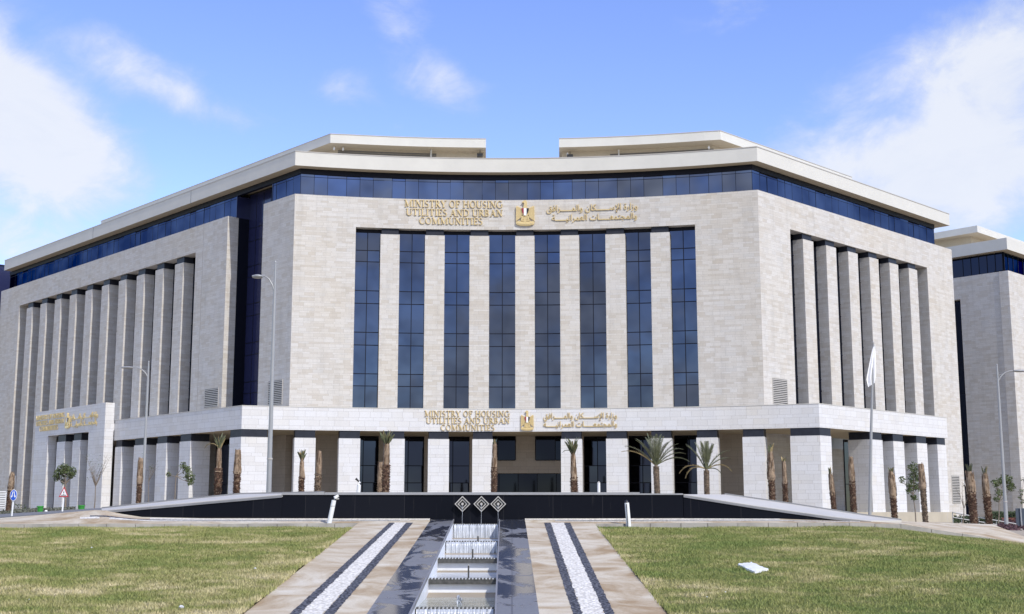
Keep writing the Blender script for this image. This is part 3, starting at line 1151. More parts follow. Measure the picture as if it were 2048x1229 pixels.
# ------------------------------------------------------------------ lettering
def serif_word(text):
    """strokes of plain roman capitals -> list of quads (in em units), total width"""
    T, t, sf = 0.125, 0.058, 0.05
    def L(x0, y0, x1, y1, w):
        dx, dy = x1 - x0, y1 - y0
        ln = math.hypot(dx, dy)
        nx, ny = -dy / ln * w / 2, dx / ln * w / 2
        return [[(x0 + nx, y0 + ny), (x0 - nx, y0 - ny), (x1 - nx, y1 - ny), (x1 + nx, y1 + ny)]]
    def V(x, y0=0.0, y1=1.0, w=T):
        return [[(x - w / 2, y0), (x + w / 2, y0), (x + w / 2, y1), (x - w / 2, y1)]]
    def S(x, y, w=0.30):                       # serif bar centred at x
        y0 = y if y < 0.5 else y - sf
        return [[(x - w / 2, y0), (x + w / 2, y0), (x + w / 2, y0 + sf), (x - w / 2, y0 + sf)]]
    def H(x0, x1, y, h=t):
        return [[(x0, y - h / 2), (x1, y - h / 2), (x1, y + h / 2), (x0, y + h / 2)]]
    def E(cx, cy, rx, ry, a0, a1, thick=T, thin=t, n=14):
        out, pr = [], None
        for i in range(n + 1):
            a = math.radians(a0 + (a1 - a0) * i / n)
            w = thin + (thick - thin) * abs(math.cos(a))
            o = (cx + rx * math.cos(a), cy + ry * math.sin(a))
            q = (cx + (rx - w) * math.cos(a), cy + (ry - (thin + (w - thin) * 0.3)) * math.sin(a))
            if pr:
                out.append([pr[0], o, q, pr[1]])
            pr = (o, q)
        return out
    G = {
        'I': (0.36, V(.18) + S(.18, 0) + S(.18, 1)),
        'M': (1.04, V(.16, 0, 1, t) + V(.86, 0, 1, T) + L(.17, .98, .50, .06, T) + L(.50, .06, .82, .98, t) + S(.16, 0, .26) + S(.86, 0) + S(.10, 1, .2) + S(.92, 1, .2)),
        'N': (0.84, V(.16, 0, 1, t) + V(.68, 0, 1, t) + L(.16, .96, .68, .04, T) + S(.16, 0, .26) + S(.10, 1, .2) + S(.70, 1, .26)),
        'S': (0.58, E(.28, .74, .23, .26, 35, 270) + E(.28, .26, .25, .27, 90, -145)),
        'T': (0.72, V(.36) + H(.04, .68, .97) + S(.36, 0) + V(.07, .78, 1, .05) + V(.65, .78, 1, .05)),
        'R': (0.74, V(.17) + S(.17, 0) + S(.12, 1, .22) + E(.24, .735, .32, .265, -90, 90) + H(.17, .28, .97) + H(.17, .28, .50) + L(.34, .50, .66, .03, T) + S(.68, 0, .14)),
        'Y': (0.74, V(.37, 0, .46) + L(.37, .42, .09, .97, T) + L(.37, .42, .65, .97, t) + S(.37, 0) + S(.10, 1, .24) + S(.65, 1, .2)),
        'O': (0.86, E(.43, .5, .38, .52, 0, 360, n=24)),
        'F': (0.60, V(.17) + S(.17, 0) + S(.12, 1, .2) + H(.17, .56, .97) + H(.17, .44, .53) + V(.54, .76, 1, .05) + V(.44, .42, .64, .045)),
        'H': (0.88, V(.17) + V(.71) + H(.17, .71, .52) + S(.17, 0) + S(.17, 1) + S(.71, 0) + S(.71, 1)),
        'U': (0.82, V(.17, .34, 1) + V(.66, .34, 1, t) + E(.425, .36, .335, .38, 180, 360) + S(.17, 1) + S(.66, 1, .24)),
        'G': (0.84, E(.43, .5, .38, .52, 42, 330, n=20) + V(.70, .1, .46) + S(.70, .46, .28)),
        'L': (0.60, V(.17) + S(.17, 1) + H(.08, .56, .03) + V(.54, 0, .24, .05)),
        'E': (0.62, V(.17) + S(.12, 1, .2) + S(.12, 0, .2) + H(.17, .56, .97) + H(.17, .46, .53) + H(.17, .58, .03) + V(.54, .78, 1, .05) + V(.56, 0, .22, .05) + V(.45, .43, .63, .045)),
        'A': (0.80, L(.13, .02, .40, .99, t) + L(.40, .99, .67, .02, T) + H(.22, .58, .34) + S(.13, 0, .24) + S(.68, 0, .28)),
        'D': (0.82, V(.17) + S(.12, 0, .2) + S(.12, 1, .2) + E(.26, .5, .50, .5, -90, 90, n=18) + H(.17, .30, .97) + H(.17, .30, .03)),
        'B': (0.68, V(.17) + S(.12, 0, .2) + S(.12, 1, .2) + E(.26, .755, .28, .245, -90, 90) + E(.26, .265, .34, .265, -90, 90) + H(.17, .3, .97) + H(.17, .3, .52) + H(.17, .3, .03)),
        'C': (0.76, E(.43, .5, .38, .52, 45, 315, n=20)),
        ' ': (0.30, []),
    }
    q, x = [], 0.0
    for ch in text:
        w, st = G[ch]
        q += [[(a + x, b) for a, b in p] for p in st]
        x += w + 0.02
    return q, x


def place_quads(mb, f, quads, s0, z0, sx, sz, o, depth, flip):
    for k, p in enumerate(quads):
        d = o + depth + 0.004 * (k % 5)
        front = [f.pt(s0 + flip * x * sx, d, z0 + y * sz) for x, y in p]
        back = [f.pt(s0 + flip * x * sx, o, z0 + y * sz) for x, y in p]
        mb.face(front)
        n = len(p)
        for i in range(n):
            j = (i + 1) % n
            mb.face([back[i], back[j], front[j], front[i]])


AR_LINE1 = '\uFEED\uFEAF\uFE8D\uFEAD\uFE93 \uFE8D\uFEF9\uFEB3\u0640\u0640\u0640\u0640\u0640\u0640\uFEDC\uFE8E\uFEE5 \uFEED\uFE8D\uFEDF\uFEE4\u0640\u0640\u0640\u0640\u0640\uFEAE\uFE8D\uFED3\uFED6'
AR_LINE2 = '\uFEED\uFE8D\uFEDF\uFEE4\uFEA0\uFE98\uFEE4\uFECC\u0640\u0640\u0640\u0640\u0640\uFE8E\uFE95 \uFE8D\uFEDF\uFECC\uFEE4\uFEAE\uFE8D\uFEE7\uFEF4\u0640\u0640\u0640\u0640\u0640\uFE94'


def arabic(mb, f, text, s_left, s_right, z0, height, o, depth, flip):
    cu = bpy.data.curves.new('tmp_text', 'FONT')
    cu.body = text[::-1]
    cu.extrude = 0.5
    cu.offset = 0.004
    cu.resolution_u = 2
    ob = bpy.data.objects.new('tmp_text', cu)
    COL.objects.link(ob)
    bpy.context.view_layer.update()
    me = bpy.data.meshes.new_from_object(ob.evaluated_get(bpy.context.evaluated_depsgraph_get()))
    vs = [v.co.copy() for v in me.vertices]
    x0, x1 = min(v.x for v in vs), max(v.x for v in vs)
    for p in me.polygons:
        mb.face([f.pt(s_left + (vs[i].x - x0) / (x1 - x0) * (s_right - s_left), o + depth * (vs[i].z + 0.5), z0 + vs[i].y * height) for i in p.vertices])
    bpy.data.objects.remove(ob)
    bpy.data.curves.remove(cu)
    bpy.data.meshes.remove(me)


def eagle(f, sc, z0, h, o, flip, parent):
    """gold heraldic eagle with a three-colour shield on its breast"""
    def P(x, y, d):
        return f.pt(sc + flip * x * h, o + d * h, z0 + y * h)
    def plate(mb, pts, d0, d1, m=0):
        mb.face([P(x, y, d1) for x, y in pts], m=m)
        for i in range(len(pts)):
            a, b = pts[i], pts[(i + 1) % len(pts)]
            mb.face([P(*a, d0), P(*b, d0), P(*b, d1), P(*a, d1)], m=m)
    mb = MB()
    for k in (1, -1):      # wings, each of feathered strips
        wing = [(0.06 * k, .68), (.14 * k, .66), (.22 * k, .72), (.31 * k, .765), (.345 * k, .74), (.355 * k, .45), (.36 * k, .16), (.14 * k, .40), (.05 * k, .44)]
        plate(mb, wing, 0, .045)
        for i in range(5):
            x = .14 + .045 * i
            plate(mb, [(x * k, .67 + .015 * i), ((x + .03) * k, .69 + .015 * i), ((x + .035) * k, .27 - .035 * i + .02), (x * k, .34 - .035 * i)], .045, .062)
    plate(mb, [(-.10, .70), (.10, .70), (.13, .55), (.09, .36), (-.09, .36), (-.13, .55)], 0, .07)           # breast
    plate(mb, [(-.07, .68), (.075, .68), (.06, .80), (.07, .90), (.04, .97), (-.02, .99), (-.07, .955), (-.11, .92), (-.12, .88), (-.075, .90), (-.04, .86), (-.055, .78)], 0, .085)   # neck and head
    plate(mb, [(-.085, .40), (.085, .40), (.20, .16), (-.20, .16)], 0, .055)                                 # tail
    for k in (1, -1):
        for i in range(3):
            y = .33 - .06 * i
            plate(mb, [(.03 * k, y), ((.10 + .03 * i) * k, y), ((.12 + .03 * i) * k, y - .03), (.03 * k, y - .03)], .055, .07)
        plate(mb, [(.08 * k, .38), (.13 * k, .36), (.17 * k, .20), (.12 * k, .20)], .0, .075)                # legs
    base = [(-.36, .13), (-.30, .17), (-.12, .145), (0, .155), (.12, .145), (.30, .17), (.36, .13), (.33, .04), (.18, .0), (0, -.01), (-.18, .0), (-.33, .04)]
    plate(mb, base, 0, .07)
    plate(mb, [(-.30, .10), (.30, .10), (.28, .06), (0, .03), (-.28, .06)], .07, .085)
    e = mb.build('emblem', 'gold_metal', parent)
    sh = MB()
    w = .145
    left = [(-w, .66), (-w * .36, .67), (-w * .36, .40), (-w * .75, .50)]
    plate(sh, left, .06, .10, 0)
    plate(sh, [(-w * .36, .67), (w * .36, .67), (w * .36, .40), (0, .375), (-w * .36, .40)], .06, .101, 1)
    plate(sh, [(w * .36, .67), (w, .66), (w * .75, .50), (w * .36, .40)], .06, .10, 2)
    sh.build('shield', ['red_enamel', 'white_enamel', 'black_enamel'], e)


def sign(label, f, o, lines, emb, arab, flip, depth=0.08):
    """lines (text, px0, px1, y_top, y_bottom); pixel columns/rows are turned into metres on the wall plane"""
    c = f.pt(f.s_at(emb[0], emb[2], o)[0], o, f.s_at(emb[0], emb[2], o)[1])
    T = thing('wall_sign', label, 'sign', c, 'gilded name signs on the ministry')
    mb = MB()
    for t, a, b, y0, y1 in lines:
        sa, zt = f.s_at(a, y0, o)
        sb, _ = f.s_at(b, y1, o)
        zb = f.s_at((a + b) / 2, y1, o)[1]
        zt = f.s_at((a + b) / 2, y0, o)[1]
        q, w = serif_word(t)
        place_quads(mb, f, q, sa, zb, abs(sb - sa) / w, zt - zb, o, depth, flip)
    mb.build('latin_lettering', 'gold_metal', T)
    sc, zb = f.s_at(emb[0], emb[2], o)
    zt = f.s_at(emb[0], emb[1], o)[1]
    eagle(f, sc, zb, zt - zb, o, flip, T)
    mb = MB()
    for t, a, b, y0, y1 in arab:
        sa, sb = f.s_at(a, (y0 + y1) / 2, o)[0], f.s_at(b, (y0 + y1) / 2, o)[0]
        zb = f.s_at((a + b) / 2, y1, o)[1]
        zt = f.s_at((a + b) / 2, y0, o)[1]
        arabic(mb, f, t, sa, sb, zb + (zt - zb) * 0.28, (zt - zb) * 0.76, o, depth, flip)
    mb.build('arabic_lettering', 'gold_metal', T)


sign('largest gilded name sign, high on the wall above the tall windows', AC, 0.02,
     [('MINISTRY OF HOUSING', 809, 1006, 402, 416), ('UTILITIES AND URBAN', 812, 1006, 419.5, 433), ('COMMUNITIES', 838, 966, 436, 449.5)],
     (1050.5, 401, 452), [(AR_LINE1, 1093, 1275, 405, 428), (AR_LINE2, 1104, 1274, 424, 447)], 1)
sign('gilded name sign on the low fascia above the main entrance', AC, KF + 0.02,
     [('MINISTRY OF HOUSING', 849, 1020, 822, 833.5), ('UTILITIES AND URBAN', 852, 1020, 836, 847.5), ('COMMUNITIES', 881, 990, 850, 861.5)],
     (1054.5, 821, 861.5), [(AR_LINE1, 1087, 1234, 822, 843), (AR_LINE2, 1087, 1234, 839, 860)], 1, 0.075)
sign('smaller gilded name sign on the white portal of the left wing', WL, PORTAL[0] + 0.02,
     [('MINISTRY OF HOUSING', 73, 129, 829, 838), ('UTILITIES AND URBAN', 73, 128, 840.5, 849.5), ('COMMUNITIES', 80, 116, 852, 861.5)],
     (135.5, 826, 857), [(AR_LINE1, 142, 196, 823, 842), (AR_LINE2, 142, 194, 837, 857)], -1, 0.05)


# ------------------------------------------------------------------ ground
def plane_z(y):
    return -4.115 + 0.083 * y


def slope(px, py):
    r = ray(px, py)
    Y = -4.115 / (r[2] - 0.083)
    return r * Y


def sstep(x, a, b):
    t = np.clip((x - a) / (b - a), 0, 1)
    return t * t * (3 - 2 * t)


def lawn_z(x, y):
    x, y = np.asarray(x, float), np.asarray(y, float)
    z = np.where(y > 21, -4.115 + 0.083 * y, -4.115 + 0.083 * 21 - 0.02 * (21 - y))
    d = np.maximum(0, x - 12.4) * 0.125
    z = z + 0.05 - d * sstep(y, 26, 44) - 0.15 * sstep(y, 41.5, 43.6)
    z = z + 0.018 * np.sin(x * 1.7 + y * 0.9) + 0.014 * np.sin(x * 0.6 - y * 1.3 + 2)
    return z


def site_z(x, y):
    """level of the site behind the fountain: it falls gently to the right"""
    x, y = np.asarray(x, float), np.asarray(y, float)
    z = -0.60 - 0.0115 * np.clip(x, -60, 70)
    return z


def grid_mesh(xs, ys, zf):
    mb = MB()
    X, Y = np.meshgrid(xs, ys)
    Z = zf(X, Y)
    i0 = 0
    n, m = len(xs), len(ys)
    mb.v = list(zip(X.ravel().tolist(), Y.ravel().tolist(), Z.ravel().tolist()))
    for j in range(m - 1):
        for i in range(n - 1):
            a = j * n + i
            mb.f.append((a, a + 1, a + n + 1, a + n))
            mb.uv += [mb.v[k][:2] for k in (a, a + 1, a + n + 1, a + n)]
            mb.mi.append(0)
            mb.sm.append(True)
    return mb


def big_ground():
    xs = np.concatenate([np.linspace(-2500, -120, 12), np.linspace(-100, 100, 41), np.linspace(120, 2500, 12)])
    ys = np.concatenate([np.linspace(-2500, -60, 12), np.linspace(-40, 20, 7), np.linspace(24, 60, 19), np.linspace(70, 260, 20), np.linspace(300, 3000, 14)])

    def zf(x, y):
        low = np.where(y < 21, -2.75, -2.75 + 0.083 * np.minimum(y - 21, 22))
        low = low - np.maximum(0, np.clip(x, 0, 60) - 12.4) * 0.13 * sstep(y, 26, 44)
        t = sstep(y, 46.2, 54)
        return low * (1 - t) + site_z(x, y) * t
    o = grid_mesh(xs, ys, zf).build('ground', 'earth')
    tag(o, kind='structure')


big_ground()

LE0, LE1 = slope(708, 1055), slope(490, 1229)        # lawn edges beside the two walks
RE0, RE1 = slope(1195, 1057), slope(1333, 1229)


def line_x(a, b, y):
    return a[0] + (b[0] - a[0]) * (y - a[1]) / (b[1] - a[1])


def lawns():
    for side in (-1, 1):
        ys = np.linspace(10, 44.0, 46)
        us = np.concatenate([np.linspace(0, 1, 40) ** 1.6])
        mb = MB()
        a, b = (LE0, LE1) if side < 0 else (RE0, RE1)
        n = len(us)
        for y in ys:
            e = line_x(a, b, y)
            for u in us:
                x = e + side * u * 60
                mb.v.append((float(x), float(y), float(lawn_z(x, y))))
        for j in range(len(ys) - 1):
            for i in range(n - 1):
                k = j * n + i
                mb.f.append((k, k + 1, k + n + 1, k + n))
                mb.uv += [mb.v[q][:2] for q in mb.f[-1]]
                mb.mi.append(0)
                mb.sm.append(True)
        o = mb.build('lawn', 'lawn_soil')
        tag(o, kind='structure')
        at_ = o.data.attributes.new('dry', 'FLOAT', 'POINT')
        vs = np.array(mb.v)
        at_.data.foreach_set('value', dry_bias(vs[:, 0], vs[:, 1], side).astype(np.float32))
    # blades
    for side in (-1, 1):
        N = 300000
        y = rng.uniform(0, 1, N) ** 0.8 * (44.0 - 20.5) + 20.5
        a, b = (LE0, LE1) if side < 0 else (RE0, RE1)
        e = line_x(a, b, y)
        lim = 0.405 * y + 1.0
        wid = lim - np.abs(e)
        x = e + side * (-0.05 + 0.05 * rng.uniform(0, 1, N) + rng.uniform(0, 1, N) * wid)
        keep = rng.uniform(0, 1, N) < np.clip(wid / wid.max(), 0, 1)
        x, y = x[keep], y[keep]
        n = len(x)
        z = lawn_z(x, y) - 0.01
        ang = rng.uniform(0, 2 * np.pi, n)
        h = rng.uniform(0.035, 0.085, n)
        edge = np.abs(x - line_x(a, b, y)) < 0.12
        h[edge] *= 1.5
        w = rng.uniform(0.006, 0.012, n)
        lx, ly = rng.normal(0, 0.035, n), rng.normal(0, 0.035, n)
        V = np.empty((n, 3, 3))
        V[:, 0] = np.stack([x - np.cos(ang) * w, y - np.sin(ang) * w, z], 1)
        V[:, 1] = np.stack([x + np.cos(ang) * w, y + np.sin(ang) * w, z], 1)
        V[:, 2] = np.stack([x + lx, y + ly, z + h], 1)
        me = bpy.data.meshes.new('grass')
        me.vertices.add(n * 3)
        me.vertices.foreach_set('co', V.ravel())
        me.loops.add(n * 3)
        me.loops.foreach_set('vertex_index', np.arange(n * 3, dtype=np.int32))
        me.polygons.add(n)
        me.polygons.foreach_set('loop_start', np.arange(0, n * 3, 3, dtype=np.int32))
        me.polygons.foreach_set('loop_total', np.full(n, 3, dtype=np.int32))
        me.update()
        me.validate()
        t = me.attributes.new('tone', 'FLOAT', 'POINT')
        t.data.foreach_set('value', np.repeat(rng.uniform(0, 1, n), 3).astype(np.float32))
        d = me.attributes.new('dry', 'FLOAT', 'POINT')
        d.data.foreach_set('value', np.repeat(dry_bias(x, y, side), 3).astype(np.float32))
        me.materials.append(MATS['grass_blades'])
        o = bpy.data.objects.new('grass', me)
        COL.objects.link(o)
        tag(o, 'short patchy green and straw grass on the ' + ('left' if side < 0 else 'right') + ' lawn', 'grass', kind='stuff')


def dry_bias(x, y, side):
    a, b = (LE0, LE1) if side < 0 else (RE0, RE1)
    e = np.abs(np.asarray(x) - line_x(a, b, np.asarray(y)))
    near = np.clip((32 - np.asarray(y)) / 10, 0, 1)
    return (0.07 if side < 0 else 0.05) * np.exp(-e / 2.2) * near + (0.045 if side < 0 else 0.0) * near + (0.0 if side < 0 else -0.02)


lawns()


def sheet(name, mat, a, b, y0, y1, dz, nz=1, kind='structure', rag=0.0):
    """strip of the sloping plane between two edge lines a=(pt,pt), b=(pt,pt)"""
    mb = MB()
    jit = {}

    def P(l, y):
        k = (id(l), round(y, 4))
        if k not in jit:
            jit[k] = random.uniform(-rag, rag)
        return (line_x(l[0], l[1], y) + jit[k], y, plane_z(y) + dz)
    for i in range(nz):
        ya, yb = y0 + (y1 - y0) * i / nz, y0 + (y1 - y0) * (i + 1) / nz
        mb.face([P(a, ya), P(b, ya), P(b, yb), P(a, yb)])
    # edge thickness
    for l in ((a, b) if not rag else ()):
        mb.face([P(l, y0), P(l, y1), (*P(l, y1)[:2], P(l, y1)[2] - 0.25), (*P(l, y0)[:2], P(l, y0)[2] - 0.25)])
    mb.face([P(a, y0), P(b, y0), (*P(b, y0)[:2], P(b, y0)[2] - 0.25), (*P(a, y0)[:2], P(a, y0)[2] - 0.25)])
    o = mb.build(name, mat)
    return tag(o, kind=kind)


def walks():
    e = lambda x0, y0, x1, y1: (slope(x0, y0), slope(x1, y1))
    YT, YB = 44.55, 20.3
    gl, cl = e(862, 1041, 735, 1229), e(905, 1045, 819, 1229)
    cr, gr = e(1000, 1045, 993, 1229), e(1050, 1041, 1078, 1229)
    ll = (LE0, LE1)
    rl = (RE0, RE1)
    sheet('walk', 'beige_paving', ll, gl, YB, YT, 0.030)
    sheet('walk', 'beige_paving', gr, rl, YB, YT, 0.030)
    sheet('granite_border', 'wet_granite', gl, cl, YB, 45.5, 0.034)
    sheet('granite_border', 'wet_granite', cr, gr, YB, 45.5, 0.034)
    for b0, b1, mat, dz in ((e(780, 1047, 582, 1229), e(791, 1047, 603, 1229), 'grey_pebbles', 0.036), (e(791, 1047, 603, 1229), e(813.5, 1047, 649, 1229), 'white_pebbles', 0.041),
                            (e(813.5, 1047, 649, 1229), e(827, 1047, 671, 1229), 'grey_pebbles', 0.036),
                            (e(1088, 1047, 1145, 1229), e(1101, 1047, 1164, 1229), 'grey_pebbles', 0.036), (e(1101, 1047, 1164, 1229), e(1127, 1047, 1208, 1229), 'white_pebbles', 0.041),
                            (e(1127, 1047, 1208, 1229), e(1140, 1047, 1228, 1229), 'grey_pebbles', 0.036)):
        sheet('pebble_strip', mat, b0, b1, YB, 44.3, dz, 260, rag=0.022 if 'white' in mat else 0.012)
    # bright metal trims along the channel
    for l, s in ((cl, 1), (cr, -1)):
        mb = MB()
        for k in range(24):
            ya, yb = 20.5 + k * 1.04, 20.5 + (k + 1) * 1.04 - 0.012
            xa, xb = line_x(*l, ya), line_x(*l, yb)
            za, zb = plane_z(ya), plane_z(yb)
            w = 0.035 * s
            mb.hexa([(xa, ya, za - 0.02), (xa + w, ya, za - 0.02), (xb + w, yb, zb - 0.02), (xb, yb, zb - 0.02),
                     (xa, ya, za + 0.055), (xa + w, ya, za + 0.055), (xb + w, yb, zb + 0.055), (xb, yb, zb + 0.055)])
        tag(mb.build('channel_edging', 'coping_stone'), 'narrow grey stone edging along the ' + ('left' if s > 0 else 'right') + ' side of the water channel', 'edging', 'stone edgings of the water channel')
    return cl, cr, gl, gr


CL, CR, GL_, GR_ = walks()


def path_strip():
    """level walk between the lawn kerbs and the black fountain wall, rising at the left and falling at the right"""
    front = [(-60, 1049, 44.3), (0, 1048, 44.3), (300, 1047.5, 44.3), (640, 1047, 44.3), (860, 1046, 44.4), (1050, 1046, 44.4), (1200, 1048, 44.4), (1500, 1045.5, 44.3), (1700, 1046, 44.3), (1812, 1049, 44.3),
             (1868, 1060, 44.3), (1917, 1067, 44.3), (1981, 1077, 44.3), (2060, 1089, 44.3), (2300, 1125, 44.3)]
    back = [(-60, 1042, 51), (0, 1038, 49), (110, 1027.5, 47.8), (190, 1020.5, 47.2), (212, 1021.5, 46.85), (245, 1028.5, 46.65), (284, 1034.5, 46.45), (400, 1036.8, 46.1), (560, 1037, 45.6), (905, 1037.5, 45.6), (1000, 1037.5, 45.6), (1366, 1037, 45.6), (1560, 1037.5, 45.4), (1740, 1041.5, 45.6),
            (1800, 1043, 47.5), (1900, 1046.5, 49.5), (1985, 1049, 50), (2060, 1078, 46.4), (2300, 1112, 46)]
    def lerp(pl, px):
        for i in range(len(pl) - 1):
            a, b = pl[i], pl[i + 1]
            if a[0] <= px <= b[0]:
                t = (px - a[0]) / (b[0] - a[0])
                t = t * t * (3 - 2 * t) if False else t
                return at(px, a[1] + (b[1] - a[1]) * t, a[2] + (b[2] - a[2]) * t)
    xs = sorted(set([p[0] for p in front] + [p[0] for p in back] + list(range(0, 2050, 60))))
    mb = MB()
    rows = 6
    R = []
    for px in xs:
        f, b = Vector(lerp(front, px)), Vector(lerp(back, px))
        R.append([f + (b - f) * (k / rows) for k in range(rows + 1)])
    for (x0, c0), (x1, c1) in zip(zip(xs, R), zip(xs[1:], R[1:])):
        if 860 <= x0 and x1 <= 1050:
            continue
        for k in range(rows):
            mb.face([c0[k], c1[k], c1[k + 1], c0[k + 1]])
        if not (x0 >= 640 and x1 <= 1200):
            dn = Vector((0, 0, -0.5))
            mb.face([c0[0], c1[0], c1[0] + dn, c0[0] + dn])
    tag(mb.build('path', 'beige_paving'), kind='structure')
    # pebble lines across the path
    for (v0, v1, mat, dz, xr) in ((0.62, 0.93, 'white_pebbles', 0.006, ((300, 860), (1050, 1560))), (0.50, 0.60, 'grey_pebbles', 0.006, ((180, 800), (1110, 1700))),
                                  (0.36, 0.50, 'white_pebbles', 0.006, ((160, 820), (1110, 1720)))):
        for a, b in xr:
            m = MB()
            q = [a + (b - a) * i / 20 for i in range(21)]
            for p0, p1 in zip(q, q[1:]):
                f0, b0, f1, b1 = (Vector(lerp(front, p0)), Vector(lerp(back, p0)), Vector(lerp(front, p1)), Vector(lerp(back, p1)))
                up = Vector((0, 0, dz))
                m.face([f0 + (b0 - f0) * v0 + up, f1 + (b1 - f1) * v0 + up, f1 + (b1 - f1) * v1 + up, f0 + (b0 - f0) * v1 + up])
            tag(m.build('pebble_strip', mat), kind='structure')
    # cracked kerb in front
    m = MB()
    for a, b in ((-60, 718), (1186, 2300)):
        px = a
        while px < b:
            w = min(random.uniform(50, 62), b - px)
            p0, p1 = Vector(lerp(front, px + 0.6)), Vector(lerp(front, px + w - 0.6))
            up = Vector((0, 0, random.uniform(-0.006, 0.01) - 0.004))
            j = random.uniform(-0.02, 0.02)
            f = Vector((0, -0.22 + j, 0))
            d = Vector((0, 0, -0.5))
            c = [p0 + f + d, p1 + f + d, p1 + d, p0 + d, p0 + f + up, p1 + f + up, p1 + up, p0 + up]
            m.hexa([tuple(x) for x in c])
            px += w
    tag(m.build('kerb', 'concrete'), kind='structure')


path_strip()


# ------------------------------------------------------------------ fountain wall, ramps, spouts and cascade
def fountain():
    YW = 45.6
    T = thing('fountain_wall', 'long low black granite fountain wall with light sloping ramps at both ends', 'wall', (0, YW + 0.4, -0.3))
    xl, xr = at(564, 990, YW)[0], at(1366, 990, YW)[0]
    mb = MB()
    mb.box(xl, xr, YW, YW + 0.5, -1.0, 0.555)
    mb.build('wall_panel', 'black_granite', T)
    mb = MB()
    a, b = at(650, 986, YW)[0], at(1279, 986, YW)[0]
    mb.box(a, b, YW - 0.05, YW + 0.6, 0.556, 0.645)
    mb.box(xl, a, YW - 0.035, YW + 0.58, 0.556, 0.625)
    mb.box(b, xr, YW - 0.035, YW + 0.58, 0.556, 0.605)
    mb.build('coping', 'coping_light', T)

    def ramp(pf, pb, far):
        """pf: front top edge, pb: back top edge of the sloping slab (pixel, depth)"""
        f = [Vector(at(*p)) for p in pf]
        b = [Vector(at(*p)) for p in pb]
        w = MB()
        for i in range(len(f) - 1):
            A, B_ = f[i], f[i + 1]
            lo = [Vector((p.x, p.y, -1.3)) for p in (A, B_)]
            w.face([lo[0], lo[1], B_ - Vector((0, 0, .07)), A - Vector((0, 0, .07))])
            C, D = b[i], b[i + 1]
            lo2 = [Vector((p.x, p.y, -1.3)) for p in (C, D)]
            w.face([lo2[0], lo2[1], D - Vector((0, 0, .07)), C - Vector((0, 0, .07))])
        w.build('ramp_wall', 'black_granite', T)
        s = MB()
        e = MB()
        for i in range(len(f) - 1):
            d = Vector((0, 0, -.08))
            c = [f[i] + d, f[i + 1] + d, b[i + 1] + d, b[i] + d, f[i], f[i + 1], b[i + 1], b[i]]
            s.hexa([tuple(q) for q in c])
            # dark kerb along the far edge
            k = Vector((0, .14, 0))
            u = Vector((0, 0, .05))
            c = [b[i] + d, b[i + 1] + d, b[i + 1] + k + d, b[i] + k + d, b[i] + u, b[i + 1] + u, b[i + 1] + k + u, b[i] + k + u]
            e.hexa([tuple(q) for q in c])
            # thin shadow-dark drip edge in front
            fr = Vector((0, -.03, 0))
            c = [f[i] + d * 1.3 + fr, f[i + 1] + d * 1.3 + fr, f[i + 1] + d * 1.3, f[i] + d * 1.3, f[i] + d * .3 + fr, f[i + 1] + d * .3 + fr, f[i + 1] + d * .3, f[i] + d * .3]
            e.hexa([tuple(q) for q in c])
        s.build('ramp_slab', 'ramp_stone', T)
        e.build('ramp_kerb', 'coping_stone', T)
    ramp([(564, 989.5, 45.58), (438, 1000.5, 46.0), (304, 1012.5, 46.4), (205, 1021.5, 46.9)],
         [(648, 985.5, 46.9), (480, 989, 47.2), (330, 1003.5, 47.6), (203, 1017.5, 48.1)], -1)
    ramp([(1367, 989, 45.58), (1519, 1013, 45.4), (1665, 1033.5, 45.2), (1742, 1042, 45.1)],
         [(1450, 989.5, 46.6), (1592, 1010, 46.5), (1720, 1030, 46.3), (1803, 1041, 46.2)], 1)

    # three square spouts set on their corners
    for px, txt in ((925.3, 'left of three square steel fountain spouts, its centre stained dark'), (963, 'middle of the three square steel fountain spouts'), (996.5, 'right of three square steel fountain spouts, over the channel edge')):
        c = Vector(at(px, 1008.5, YW - 0.02))
        S = thing('fountain_spout', txt, 'fountain spout', tuple(c), 'square spouts on the black wall')
        h = 15.8 / 2582 * YW
        mb = MB()
        def ring(r0, r1, d0, d1, m):
            for i in range(4):
                a0, a1 = math.pi / 2 * i, math.pi / 2 * (i + 1)
                p = lambda r, a, d: (c.x + r * math.cos(a), c.y - d, c.z + r * math.sin(a))
                mb.face([p(r0, a0, d1), p(r0, a1, d1), p(r1, a1, d0), p(r1, a0, d0)], m=m)
        ring(h, h, 0, .16, 0)
        ring(h * .84, h, .16, .16, 0)
        ring(h * .80, h * .84, .05, .16, 1)
        ring(h * .66, h * .80, .05, .05, 1)
        ring(h * .64, h * .66, .12, .05, 0)
        ring(h * .46, h * .64, .12, .12, 0)
        ring(h * .42, h * .46, .03, .12, 1)
        ring(0.001, h * .42, .03, .03, 1)
        mb.build('spout_frame', ['steel', 'steel_dark'], S)
        nb = MB()
        nb.tube([(c.x, c.y - .03, c.z), (c.x, c.y - .22, c.z)], [h * .20, h * .16], 12)
        nb.build('nozzle', 'steel', S)
        wj = MB()
        pts = []
        for i in range(8):
            t = i / 7
            pts.append((c.x + random.uniform(-.006, .006), c.y - .24 - .10 * t, c.z - .03 - (c.z + .55) * t ** 1.6))
        wj.tube(pts, [.006 + random.uniform(-.003, .003) for _ in pts], 6)
        wj.build('water_jet', 'falling_water', S)

    # stepped channel
    Ys = [44.75, 39.2, 35.0, 31.0, 26.65, 22.2]
    xe = lambda y: (line_x(*CL, y) + 0.035, line_x(*CR, y) - 0.035)
    C = thing('water_channel', 'stepped white basin of the cascade running down between the granite borders', 'water channel', (-1.2, 33, -2))
    lip = [plane_z(y) - 0.05 for y in Ys]
    mb = MB()
